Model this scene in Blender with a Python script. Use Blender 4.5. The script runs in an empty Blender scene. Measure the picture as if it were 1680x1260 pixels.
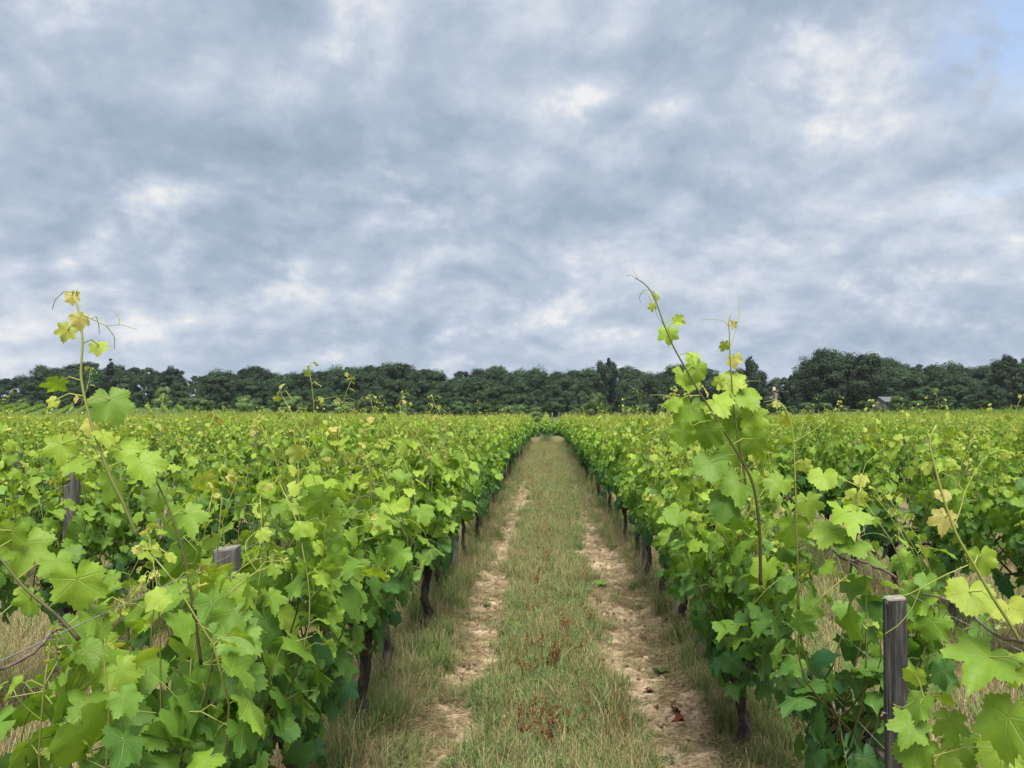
import bpy, math, random
import numpy as np
from mathutils import Matrix, Vector, Euler

R = math.radians
rng = np.random.default_rng(7)
random.seed(7)
scene = bpy.context.scene
COL = scene.collection

# ------------------------------------------------------------------ camera
CAM = np.array([0.0, 0.0, 1.6])
FPX = 1262.0                                   # focal length in photo pixels (1680 wide)
cam_d = bpy.data.cameras.new('camera')
cam_d.lens = FPX / 1680 * 36.0
cam_d.sensor_width = 36.0
cam_d.clip_start = 0.05
cam_d.clip_end = 9000
cam = bpy.data.objects.new('camera', cam_d)
COL.objects.link(cam)
cam.location = CAM
cam.rotation_euler = (R(90 + 2.27), 0, R(2.5))
scene.camera = cam
CROT = np.array(Euler((R(90 + 2.27), 0, R(2.5))).to_matrix())


def P(px, py, d):
    """world point seen at a photo position, at distance d down the row direction"""
    v = CROT @ np.array([(px - 840) / FPX, -(py - 630) / FPX, -1.0])
    return CAM + v * (d / v[1])


# ------------------------------------------------------------------ light and sky
EXPO = 2.4
HAZE = 0.00010
SUN_EL, SUN_AZ = 60.0, 172.0                     # azimuth clockwise from +Y (towards +X)
scene.view_settings.view_transform = 'Standard'
scene.view_settings.look = 'None'
scene.view_settings.gamma = 1.0
scene.view_settings.use_curve_mapping = False
scene.view_settings.exposure = EXPO
scene.cycles.use_denoising = True
scene.cycles.max_bounces = 6
scene.cycles.transmission_bounces = 4
scene.cycles.transparent_max_bounces = 8

sun_d = bpy.data.lights.new('sun', 'SUN')
sun_d.energy = 1.5
sun_d.angle = R(40)
sun_d.color = (1.0, 0.95, 0.87)
sun = bpy.data.objects.new('sun', sun_d)
COL.objects.link(sun)
sd = Vector((math.sin(R(SUN_AZ)) * math.cos(R(SUN_EL)), math.cos(R(SUN_AZ)) * math.cos(R(SUN_EL)), math.sin(R(SUN_EL))))
sun.rotation_euler = (-sd).to_track_quat('-Z', 'Y').to_euler()


class NT:
    """small helper to write node trees compactly"""
    def __init__(s, tree):
        s.t = tree
        s.t.nodes.clear()

    def n(s, typ, ins=None, **props):
        nd = s.t.nodes.new(typ)
        for k, v in props.items():
            setattr(nd, k, v)
        for k, v in (ins or {}).items():
            sock = nd.inputs[k]
            if isinstance(v, bpy.types.NodeSocket):
                s.t.links.new(v, sock)
            else:
                sock.default_value = v
        return nd

    def m(s, op, a, b=0.0, c=0.0, clamp=False):
        nd = s.n('ShaderNodeMath', {0: a, 1: b, 2: c}, operation=op)
        nd.use_clamp = clamp
        return nd.outputs[0]

    def v(s, op, a, b=(0, 0, 0)):
        nd = s.n('ShaderNodeVectorMath', {0: a, 1: b}, operation=op)
        return nd.outputs['Value'] if op in ('DISTANCE', 'DOT_PRODUCT', 'LENGTH') else nd.outputs[0]

    def mix(s, f, a, b, blend='MIX'):
        nd = s.n('ShaderNodeMix', {0: f, 6: a, 7: b}, data_type='RGBA', blend_type=blend)
        return nd.outputs[2]

    def mr(s, val, a, b, lo=0.0, hi=1.0, smooth=True):
        nd = s.n('ShaderNodeMapRange', {0: val, 1: a, 2: b, 3: lo, 4: hi})
        nd.interpolation_type = 'SMOOTHSTEP' if smooth else 'LINEAR'
        return nd.outputs[0]

    def noise(s, vec, scale, detail=4.0, rough=0.55, dist=0.0, out=0):
        nd = s.n('ShaderNodeTexNoise', {'Scale': scale, 'Detail': detail, 'Roughness': rough, 'Distortion': dist})
        if vec is not None:
            s.t.links.new(vec, nd.inputs['Vector'])
        return nd.outputs[out]

    def ramp(s, f, stops):
        nd = s.n('ShaderNodeValToRGB', {0: f})
        e = nd.color_ramp.elements
        while len(e) < len(stops):
            e.new(0.5)
        for el, (p, c) in zip(e, stops):
            el.position = p
            el.color = (*c[:3], 1)
        return nd.outputs[0]


def lin(r, g, b):
    f = lambda c: (c / 255 / 12.92) if c / 255 <= 0.04045 else ((c / 255 + 0.055) / 1.055) ** 2.4
    return (f(r), f(g), f(b))


world = bpy.data.worlds.new('World')
scene.world = world
world.use_nodes = True
w = NT(world.node_tree)
BG = 0.1
sky = w.n('ShaderNodeTexSky', sky_type='NISHITA', sun_disc=False)
sky.sun_elevation = R(SUN_EL)
sky.sun_rotation = R(SUN_AZ)
sky.air_density = 1.0
sky.dust_density = 1.5
gen = w.n('ShaderNodeTexCoord').outputs['Generated']
sep = w.n('ShaderNodeSeparateXYZ', {0: gen})
zz = w.m('ADD', w.m('MAXIMUM', sep.outputs[2], 0.0), 0.50)
uv = w.n('ShaderNodeCombineXYZ', {0: w.m('DIVIDE', sep.outputs[0], zz), 1: w.m('DIVIDE', sep.outputs[1], zz), 2: 0.0}).outputs[0]
uvo = w.v('ADD', uv, (3.7, 1.9, 0.0))
nl = w.noise(uvo, 1.8, 3.0, 0.5, 0.3)              # broad light and dark areas
nm = w.noise(uvo, 5.0, 11.0, 0.585, 0.15)           # cloud lumps
nm2 = w.noise(w.v('ADD', uvo, (0.02, 0.05, 0.0)), 5.0, 11.0, 0.585, 0.15)
nf = w.noise(w.v('ADD', uv, (11.0, 5.0, 0)), 12.0, 9.0, 0.58, 0.2)
relief = w.m('SUBTRACT', nm, nm2)                  # lit and shaded sides of the lumps


def skydir(px, py):
    v = P(px, py, 1.0) - CAM
    return tuple(v / np.linalg.norm(v))


def blob(px, py, rad, squash=1.0):
    """soft patch of the real cloud deck in one direction of the sky"""
    c = skydir(px, py)
    sv = w.v('MULTIPLY', gen, (1, 1, squash))
    d = w.v('DISTANCE', sv, (c[0], c[1], c[2] * squash))
    return w.mr(d, 0.0, rad, 1.0, 0.0)


dens = w.m('MULTIPLY', w.m('SUBTRACT', nm, 0.5), 0.42)
dens = w.m('ADD', dens, w.m('MULTIPLY', relief, 0.95))
dens = w.m('ADD', dens, w.m('MULTIPLY', w.m('SUBTRACT', nl, 0.5), 0.42))
dens = w.m('ADD', dens, w.m('MULTIPLY', w.m('SUBTRACT', nf, 0.5), 0.36))
puff = w.m('MULTIPLY', w.mr(nm, 0.54, 0.66), w.mr(nf, 0.35, 0.65))
dens = w.m('ADD', dens, w.m('MULTIPLY', puff, 0.14))
for (px, py, rad, sq, amp) in [
        (300, 330, 0.42, 1.6, -0.13), (560, 330, 0.30, 1.6, -0.06), (250, 90, 0.28, 1.4, -0.09),
        (700, 465, 0.30, 4.0, 0.15), (1080, 450, 0.20, 3.0, 0.15), (60, 540, 0.26, 2.5, 0.18), (330, 520, 0.25, 4.0, 0.08),
        (930, 75, 0.13, 1.5, 0.14), (430, 150, 0.10, 1.3, 0.12), (1400, 130, 0.14, 1.2, 0.10), (1580, 400, 0.22, 2.5, 0.16),
        (640, 375, 0.07, 2.5, 0.18), (1130, 60, 0.22, 1.4, -0.08), (1500, 500, 0.20, 2.0, -0.12), (1080, 190, 0.18, 1.5, -0.04),
        (1300, 270, 0.3, 1.5, 0.06)]:
    dens = w.m('ADD', dens, w.m('MULTIPLY', blob(px, py, rad, sq), amp))
dens = w.m('ADD', w.m('MULTIPLY', dens, 0.88), 0.59)
k = 1.0 / (BG * 2 ** EXPO)
cs = lambda r, g, b: tuple(c * k for c in lin(r, g, b))
cloud = w.ramp(dens, [(0.20, cs(148, 166, 186)), (0.42, cs(167, 183, 202)), (0.56, cs(183, 196, 214)),
                      (0.72, cs(206, 215, 228)), (0.92, cs(238, 239, 241))])
# the deck thins to blue in one opening
gap = w.m('MULTIPLY', blob(1660, 50, 0.115, 1.0), w.mr(nf, 0.34, 0.52))
gap2 = w.m('MULTIPLY', blob(1650, 310, 0.13, 1.8), w.mr(nf, 0.48, 0.62, 0.0, 0.3))
gapf = w.m('MAXIMUM', gap, gap2)
veil = w.mix(0.30, w.v('MULTIPLY', sky.outputs[0], (0.28 * k, 0.28 * k, 0.28 * k)), (*cs(205, 220, 238), 1))
skyc = w.mix(w.m('MULTIPLY', gapf, 0.9), cloud, veil)
low = w.mr(sep.outputs[2], 0.0, 0.10, 0.55, 0.0)
skyc = w.mix(low, skyc, (*cs(187, 201, 220), 1))
bg = w.n('ShaderNodeBackground', {0: skyc, 1: BG})
w.n('ShaderNodeOutputWorld', {0: bg.outputs[0]})


# ------------------------------------------------------------------ helpers
def link(o, parent=None):
    COL.objects.link(o)
    if parent is not None:
        o.parent = parent
    return o


def tag(o, label=None, cat=None, group=None, kind=None):
    if label: o['label'] = label
    if cat: o['category'] = cat
    if group: o['group'] = group
    if kind: o['kind'] = kind
    return o


def empty(name, loc):
    o = bpy.data.objects.new(name, None)
    o.empty_display_size = 0.1
    o.location = loc
    return link(o)


def norm(a):
    a = np.asarray(a, float)
    return a / (np.linalg.norm(a, axis=-1, keepdims=True) + 1e-9)


class MB:
    """collects geometry for ONE mesh"""
    def __init__(s):
        s.v, s.f, s.mi, s.c, s.sm, s.n = [], [], [], [], [], 0
        s.uv = {}

    def add(s, verts, faces, mi=0, col=None, smooth=True):
        verts = np.asarray(verts, float)
        b = s.n
        s.v.append(verts)
        s.n += len(verts)
        for f in faces:
            s.f.append([i + b for i in f])
        s.mi += [mi] * len(faces)
        s.sm += [smooth] * len(faces)
        c = np.zeros((len(verts), 4)) if col is None else np.broadcast_to(np.asarray(col, float), (len(verts), 4))
        s.c.append(c)
        return b

    def tube(s, pts, rad, sides=5, mi=0, col=None, cap=True, jit=0.0):
        pts = np.asarray(pts, float)
        n = len(pts)
        rad = np.broadcast_to(np.asarray(rad, float), (n,))
        tan = norm(np.gradient(pts, axis=0))
        ref = np.array([0.31, 0.95, 0.05]) if abs(tan[0][1]) < 0.8 else np.array([1.0, 0.1, 0.2])
        vs = []
        u = norm(np.cross(tan[0], ref))
        for i in range(n):
            u = norm(u - tan[i] * np.dot(u, tan[i]))
            vv = np.cross(tan[i], u)
            for k_ in range(sides):
                a = 2 * math.pi * k_ / sides
                r = rad[i] * (1 + (rng.normal() * jit if jit else 0))
                vs.append(pts[i] + (u * math.cos(a) + vv * math.sin(a)) * r)
        fs = []
        for i in range(n - 1):
            for k_ in range(sides):
                a, b = i * sides + k_, i * sides + (k_ + 1) % sides
                fs.append([a, b, b + sides, a + sides])
        if cap:
            fs.append(list(range(sides))[::-1])
            fs.append([(n - 1) * sides + k_ for k_ in range(sides)])
        s.add(vs, fs, mi, col)

    def mesh(s, name, mats):
        me = bpy.data.meshes.new(name)
        v = np.concatenate(s.v) if s.v else np.zeros((0, 3))
        me.from_pydata(v.tolist(), [], s.f)
        for m_ in mats:
            me.materials.append(m_)
        me.polygons.foreach_set('material_index', s.mi)
        me.polygons.foreach_set('use_smooth', s.sm)
        at = me.attributes.new('lv', 'FLOAT_COLOR', 'POINT')
        at.data.foreach_set('color', np.concatenate(s.c).astype(np.float32).ravel())
        me.update()
        return me

    def obj(s, name, mats, parent=None):
        return link(bpy.data.objects.new(name, s.mesh(name, mats)), parent)


def raw_mesh(name, verts, tris, mats, lv=None, uvs=None, mi=None):
    """triangle mesh straight from arrays (fast)"""
    verts = np.asarray(verts, np.float32)
    tris = np.asarray(tris, np.int32)
    me = bpy.data.meshes.new(name)
    me.vertices.add(len(verts))
    me.vertices.foreach_set('co', verts.ravel())
    nl_ = tris.shape[1]
    me.loops.add(tris.size)
    me.loops.foreach_set('vertex_index', tris.ravel())
    me.polygons.add(len(tris))
    me.polygons.foreach_set('loop_start', np.arange(0, tris.size, nl_, dtype=np.int32))
    me.polygons.foreach_set('loop_total', np.full(len(tris), nl_, np.int32))
    for m_ in mats:
        me.materials.append(m_)
    me.polygons.foreach_set('use_smooth', np.ones(len(tris), bool))
    if mi is not None:
        me.polygons.foreach_set('material_index', np.asarray(mi, np.int32))
    if lv is not None:
        at = me.attributes.new('lv', 'FLOAT_COLOR', 'POINT')
        at.data.foreach_set('color', np.asarray(lv, np.float32).ravel())
    if uvs is not None:
        at = me.attributes.new('leafco', 'FLOAT_VECTOR', 'POINT')
        at.data.foreach_set('vector', np.asarray(uvs, np.float32).ravel())
    me.update(calc_edges=True)
    me.validate()
    return me


def sst(a, b, x):
    t = np.clip((np.asarray(x, float) - a) / (b - a), 0, 1)
    return t * t * (3 - 2 * t)


def vnoise(x, y, s, seed=0):
    """smooth value noise on arrays"""
    x = np.asarray(x, float) * s; y = np.asarray(y, float) * s
    xi, yi = np.floor(x).astype(np.int64), np.floor(y).astype(np.int64)
    fx, fy = x - xi, y - yi
    fx, fy = fx * fx * (3 - 2 * fx), fy * fy * (3 - 2 * fy)

    def h(i, j):
        n_ = (i * 374761393 + j * 668265263 + seed * 974711) & 0x7fffffff
        n_ = ((n_ ^ (n_ >> 13)) * 1274126177) & 0x7fffffff
        return ((n_ ^ (n_ >> 16)) & 0xffff) / 65535.0
    return (h(xi, yi) * (1 - fx) + h(xi + 1, yi) * fx) * (1 - fy) + (h(xi, yi + 1) * (1 - fx) + h(xi + 1, yi + 1) * fx) * fy


def fbm(x, y, s, o=4, seed=0):
    t, a = 0, 0.5
    for i in range(o):
        t = t + a * vnoise(x, y, s * 2 ** i, seed + i)
        a *= 0.5
    return t / (1 - 0.5 ** o)


# ------------------------------------------------------------------ materials
def new_mat(name):
    m_ = bpy.data.materials.new(name)
    m_.use_nodes = True
    return m_, NT(m_.node_tree)


def leaf_mat(name, single):
    m_, t = new_mat(name)
    if single:
        lv = t.n('ShaderNodeObjectInfo').outputs['Color']
    else:
        lv = t.n('ShaderNodeAttribute', attribute_name='lv').outputs['Color']
    s = t.n('ShaderNodeSeparateColor', {0: lv})
    age, var = s.outputs[0], s.outputs[1]
    rnd = t.n('ShaderNodeObjectInfo').outputs['Random']
    co = t.n('ShaderNodeAttribute', attribute_name='leafco').outputs['Vector']
    pos = t.n('ShaderNodeNewGeometry').outputs['Position']
    mott = t.noise(pos, 38.0, 3.0, 0.6)
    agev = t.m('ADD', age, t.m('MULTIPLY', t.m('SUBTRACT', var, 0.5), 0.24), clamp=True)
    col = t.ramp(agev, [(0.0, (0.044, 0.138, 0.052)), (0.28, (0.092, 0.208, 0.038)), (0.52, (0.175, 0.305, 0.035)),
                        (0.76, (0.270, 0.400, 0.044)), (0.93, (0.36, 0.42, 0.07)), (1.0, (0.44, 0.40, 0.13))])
    col = t.mix(1.0, col, t.n('ShaderNodeCombineColor', {0: t.m('MULTIPLY_ADD', mott, 0.5, 0.75), 1: t.m('MULTIPLY_ADD', mott, 0.36, 0.82), 2: t.m('MULTIPLY_ADD', mott, 0.3, 0.85)}).outputs[0], 'MULTIPLY')
    br = t.m('ADD', 0.86, t.m('ADD', t.m('MULTIPLY', var, 0.2), t.m('MULTIPLY', rnd, 0.1)))
    col = t.mix(1.0, col, t.n('ShaderNodeCombineColor', {0: br, 1: br, 2: br}).outputs[0], 'MULTIPLY')
    height = mott
    if single:
        # five main veins radiating from the petiole, with finer side veins
        best = None
        for ang in (0, 48, -48, 100, -100):
            dx, dy = math.sin(R(ang)), math.cos(R(ang))
            al = t.v('DOT_PRODUCT', co, (dx, dy, 0))
            pe = t.m('ABSOLUTE', t.v('DOT_PRODUCT', co, (dy, -dx, 0)))
            wd = t.m('MULTIPLY_ADD', t.m('MAXIMUM', al, 0.0), -0.014, 0.019)
            on = t.m('MULTIPLY', t.mr(t.m('DIVIDE', pe, wd), 0.5, 1.6, 1.0, 0.0), t.mr(al, 0.0, 0.03))
            side = t.m('ABSOLUTE', t.m('SUBTRACT', t.m('FRACT', t.m('MULTIPLY', t.m('SUBTRACT', al, t.m('MULTIPLY', pe, 0.75)), 5.0)), 0.5))
            so = t.m('MULTIPLY', t.mr(side, 0.02, 0.07, 0.4, 0.0), t.mr(pe, 0.10, 0.26, 1.0, 0.0))
            on = t.m('MAXIMUM', on, t.m('MULTIPLY', so, t.mr(al, 0.05, 0.15)))
            best = on if best is None else t.m('MAXIMUM', best, on)
        vc = t.mix(0.5, col, (0.42, 0.50, 0.20, 1))
        col = t.mix(t.m('MULTIPLY', best, 0.34), col, vc)
        height = t.m('SUBTRACT', t.m('MULTIPLY', mott, 0.6), t.m('MULTIPLY', best, 0.6))
    spot = t.m('MULTIPLY', t.mr(t.noise(pos, 95.0, 2.0, 0.5), 0.68, 0.74), t.mr(var, 0.55, 0.9))
    col = t.mix(t.m('MULTIPLY', spot, 0.7), col, (0.17, 0.115, 0.045, 1))
    back = t.n('ShaderNodeNewGeometry').outputs['Backfacing']
    under = t.mix(0.42, col, (0.20, 0.30, 0.13, 1))
    colf = t.mix(back, col, under)
    bump = t.n('ShaderNodeBump', {'Strength': 0.5, 'Distance': 0.005, 'Height': height}).outputs[0]
    pb = t.n('ShaderNodeBsdfPrincipled', {'Base Color': colf, 'Roughness': t.m('MULTIPLY_ADD', back, 0.2, 0.52), 'Specular IOR Level': 0.34, 'Normal': bump})
    tc = t.mix(1.0, col, (1.25, 1.2, 0.45, 1), 'MULTIPLY')
    tr = t.n('ShaderNodeBsdfTranslucent', {'Color': tc})
    mx = t.n('ShaderNodeMixShader', {0: 0.42, 1: pb.outputs[0], 2: tr.outputs[0]})
    t.n('ShaderNodeOutputMaterial', {0: mx.outputs[0]})
    return m_


def plain_mat(name, stops, scale=20.0, rough=0.8, stretch=(1, 1, 1), bump=0.4, dist=0.01, obj_coord=True, spec=0.25):
    m_, t = new_mat(name)
    tc = t.n('ShaderNodeTexCoord').outputs['Object'] if obj_coord else t.n('ShaderNodeNewGeometry').outputs['Position']
    vec = t.v('MULTIPLY', tc, stretch)
    n1 = t.noise(vec, scale, 6.0, 0.65)
    n2 = t.noise(vec, scale * 0.18, 3.0, 0.5)
    col = t.ramp(t.m('ADD', t.m('MULTIPLY', n1, 0.7), t.m('MULTIPLY', n2, 0.3)), stops)
    rnd = t.n('ShaderNodeObjectInfo').outputs['Random']
    b = t.m('MULTIPLY_ADD', rnd, 0.35, 0.82)
    col = t.mix(1.0, col, t.n('ShaderNodeCombineColor', {0: b, 1: b, 2: b}).outputs[0], 'MULTIPLY')
    bp = t.n('ShaderNodeBump', {'Strength': bump, 'Distance': dist, 'Height': n1}).outputs[0]
    pb = t.n('ShaderNodeBsdfPrincipled', {'Base Color': col, 'Roughness': rough, 'Specular IOR Level': spec, 'Normal': bp})
    t.n('ShaderNodeOutputMaterial', {0: pb.outputs[0]})
    return m_


def attr_mat(name, rough=0.7, trans=0.25, jitter=0.35, spec=0.2):
    """colour carried by the geometry itself (each blade its own tint)"""
    m_, t = new_mat(name)
    col = t.n('ShaderNodeAttribute', attribute_name='lv').outputs['Color']
    rnd = t.n('ShaderNodeObjectInfo').outputs['Random']
    b = t.m('MULTIPLY_ADD', rnd, jitter, 1 - jitter / 2)
    col = t.mix(1.0, col, t.n('ShaderNodeCombineColor', {0: b, 1: b, 2: b}).outputs[0], 'MULTIPLY')
    pb = t.n('ShaderNodeBsdfPrincipled', {'Base Color': col, 'Roughness': rough, 'Specular IOR Level': spec})
    tr = t.n('ShaderNodeBsdfTranslucent', {'Color': col})
    mx = t.n('ShaderNodeMixShader', {0: trans, 1: pb.outputs[0], 2: tr.outputs[0]})
    t.n('ShaderNodeOutputMaterial', {0: mx.outputs[0]})
    return m_


M_LEAF1 = leaf_mat('vine_leaf', True)
M_LEAFM = leaf_mat('vine_foliage', False)
M_STEM = attr_mat('green_stem', 0.5, 0.12, 0.2, 0.35)
M_BARK = plain_mat('vine_bark', [(0.28, (0.012, 0.010, 0.009)), (0.48, (0.060, 0.049, 0.041)), (0.70, (0.19, 0.162, 0.138))], 26.0, 0.95, (1, 1, 0.22), 1.0, 0.03)
M_CANE = plain_mat('old_cane', [(0.3, (0.05, 0.038, 0.03)), (0.55, (0.17, 0.13, 0.10)), (0.72, (0.42, 0.38, 0.33))], 40.0, 0.9, (1, 1, 1), 0.8, 0.01)
M_WOOD = plain_mat('weathered_wood', [(0.30, (0.030, 0.029, 0.028)), (0.48, (0.115, 0.11, 0.105)), (0.68, (0.28, 0.27, 0.255))], 60.0, 0.92, (1, 1, 0.07), 0.8, 0.008)
M_WOODD = plain_mat('dark_weathered_wood', [(0.32, (0.008, 0.008, 0.008)), (0.48, (0.034, 0.033, 0.032)), (0.66, (0.15, 0.145, 0.138))], 60.0, 0.92, (1, 1, 0.07), 0.9, 0.008)
M_WOODTOP = plain_mat('sawn_end_grain', [(0.3, (0.12, 0.11, 0.10)), (0.7, (0.38, 0.36, 0.33))], 50.0, 0.9, (1, 1, 1), 0.5, 0.004)
M_WIRE = plain_mat('galvanised_wire', [(0.3, (0.10, 0.10, 0.10)), (0.7, (0.26, 0.26, 0.255))], 60.0, 0.55, (1, 1, 1), 0.1, 0.001, True, 0.5)
M_GRASS = attr_mat('grass_blades', 0.65, 0.3, 0.4)
M_TREE = attr_mat('tree_leaves', 0.6, 0.18, 0.75)
M_TBARK = plain_mat('tree_bark', [(0.3, (0.02, 0.017, 0.014)), (0.7, (0.085, 0.07, 0.058))], 6.0, 0.9, (1, 1, 0.2), 0.7, 0.04)


# ------------------------------------------------------------------ ground
SP = 1.95
RX0, LX0 = 1.03, -0.92


def rise(x, y):
    return sst(102, 170, y) * (0.9 + 1.9 * sst(-15, -95, x) + 1.5 * sst(25, 90, x)) + sst(165, 330, y) * 6.0


def alley(x):
    """-1..1 position across the alley between two rows (0 = middle)"""
    u = (np.asarray(x, float) - LX0) / SP
    return (u - np.floor(u)) * 2 - 1


def wob(y):
    return 0.05 * np.sin(np.asarray(y) * 0.5) + 0.03 * np.sin(np.asarray(y) * 1.3 + 1)


def rut_mask(x, y):
    """bare clay of the two wheel tracks of the main alley"""
    x, y = np.asarray(x, float), np.asarray(y, float)
    n_ = fbm(x, y, 2.2, 3, 5) - 0.5
    lc = -0.50 + wob(y) * 0.5
    rc = 0.68 + wob(y + 3) * 0.5 - 0.012 * np.clip(y - 4, 0, 8)
    l = 1 - sst(0.08, 0.19, np.abs(x - lc) - 0.02 + n_ * 0.34)
    wr = 0.25 * (1 - 0.55 * sst(7, 13, y))
    r = 1 - sst(wr - 0.05, wr + 0.08, np.abs(x - rc) + n_ * 0.38)
    r = r * (1 - 0.85 * sst(10.0, 15.0, y))
    l = l * (1 - 0.75 * sst(14.0, 26.0, y))
    m_ = np.maximum(l, r)
    return m_ * ((x > -0.95) & (x < 1.06))


def ground_z(x, y):
    x, y = np.asarray(x, float), np.asarray(y, float)
    a = alley(x)
    z = rise(x, y)
    near = 1 - sst(30, 60, y)
    z = z + near * (0.035 * sst(0.72, 1.0, np.abs(a)) + (fbm(x, y, 1.3, 3, 2) - 0.5) * 0.05 - 0.02)
    m_ = rut_mask(x, y)
    cr = fbm(x * 1.0, y * 3.2, 6.0, 3, 9)
    rid = 1 - np.abs(fbm(x * 0.8, y * 3.0, 9.0, 3, 21) * 2 - 1)
    z = z - m_ * 0.035 + m_ * ((cr - 0.5) * 0.10 - 0.050 * sst(0.78, 0.97, rid))
    return z


def axis(segs):
    out = []
    for a, b, st in segs:
        out += list(np.arange(a, b, st))
    return np.array(out)


gx = axis([(-900, -300, 100), (-300, -60, 20), (-60, -6, 2.0), (-6, -0.95, 0.12), (-0.95, 1.2, 0.0215), (1.2, 6, 0.12), (6, 60, 2.0), (60, 300, 20), (300, 901, 100)])
gy = axis([(-190, -10, 60), (-10, 3, 0.8), (3, 9, 0.022), (9, 16, 0.05), (16, 44, 0.25), (44, 100, 3), (100, 340, 8), (340, 1001, 60)])
GX, GY = np.meshgrid(gx, gy)
GZ = ground_z(GX.ravel(), GY.ravel())
nx, ny = len(gx), len(gy)
ii = (np.arange(ny - 1)[:, None] * nx + np.arange(nx - 1)[None, :]).ravel()
quads = np.stack([ii, ii + 1, ii + 1 + nx, ii + nx], 1)
rm = rut_mask(GX.ravel(), GY.ravel())
lvg = np.stack([rm, np.zeros_like(rm), np.zeros_like(rm), np.ones_like(rm)], 1)

m_, t = new_mat('ground_soil_and_turf')
pos = t.n('ShaderNodeNewGeometry').outputs['Position']
sp_ = t.n('ShaderNodeSeparateXYZ', {0: pos})
rut = t.n('ShaderNodeSeparateColor', {0: t.n('ShaderNodeAttribute', attribute_name='lv').outputs['Color']}).outputs[0]
n1 = t.noise(pos, 2.4, 5, 0.6)
n2 = t.noise(pos, 17.0, 6, 0.65)
n3 = t.noise(t.v('MULTIPLY', pos, (1, 4.0, 1)), 14.0, 6, 0.7)
soil = t.ramp(n3, [(0.32, (0.14, 0.10, 0.064)), (0.47, (0.40, 0.30, 0.198)), (0.7, (0.56, 0.445, 0.315))])
turf_d = t.ramp(n2, [(0.3, (0.12, 0.095, 0.05)), (0.7, (0.34, 0.265, 0.155))])
turf_g = t.ramp(n2, [(0.3, (0.035, 0.060, 0.018)), (0.7, (0.10, 0.125, 0.045))])
# the mown middle strip is greener than the dry edges under the vines
ua = t.m('FRACT', t.m('DIVIDE', t.m('SUBTRACT', sp_.outputs[0], LX0), SP))
mid = t.mr(t.m('ABSOLUTE', t.m('SUBTRACT', ua, 0.5)), 0.12, 0.34, 1.0, 0.0)
gfac = t.m('MULTIPLY', mid, t.mr(n1, 0.35, 0.6, 0.35, 1.0))
turf_d = t.mix(t.mr(sp_.outputs[1], 12, 26), turf_d, (0.15, 0.135, 0.065, 1))
turf = t.mix(gfac, turf_d, turf_g)
far = t.mr(sp_.outputs[1], 96, 110)
turf = t.mix(far, turf, t.ramp(n1, [(0.3, (0.045, 0.085, 0.022)), (0.7, (0.085, 0.13, 0.035))]))
col = t.mix(t.mr(t.m('ADD', rut, t.m('MULTIPLY', t.m('SUBTRACT', n2, 0.5), 0.5)), 0.3, 0.65), turf, soil)
bp = t.n('ShaderNodeBump', {'Strength': 0.7, 'Distance': 0.02, 'Height': t.m('ADD', n2, t.m('MULTIPLY', n3, 0.6))}).outputs[0]
pb = t.n('ShaderNodeBsdfPrincipled', {'Base Color': col, 'Roughness': 0.95, 'Specular IOR Level': 0.1, 'Normal': bp})
t.n('ShaderNodeOutputMaterial', {0: pb.outputs[0]})
M_GROUND = m_
gme = raw_mesh('ground', np.stack([GX.ravel(), GY.ravel(), GZ], 1), quads, [M_GROUND], lvg)
tag(link(bpy.data.objects.new('ground', gme)), 'vineyard ground of mown grass, dry turf and bare clay wheel ruts', 'ground', kind='structure')


# ------------------------------------------------------------------ vine leaf shapes
LOBES = [(0, 1.0), (13, .86), (27, .60), (40, .80), (52, .93), (64, .78), (80, .50), (93, .64), (106, .72), (122, .58), (136, .48), (150, .56), (163, .50), (172, .30), (180, .10)]


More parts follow.
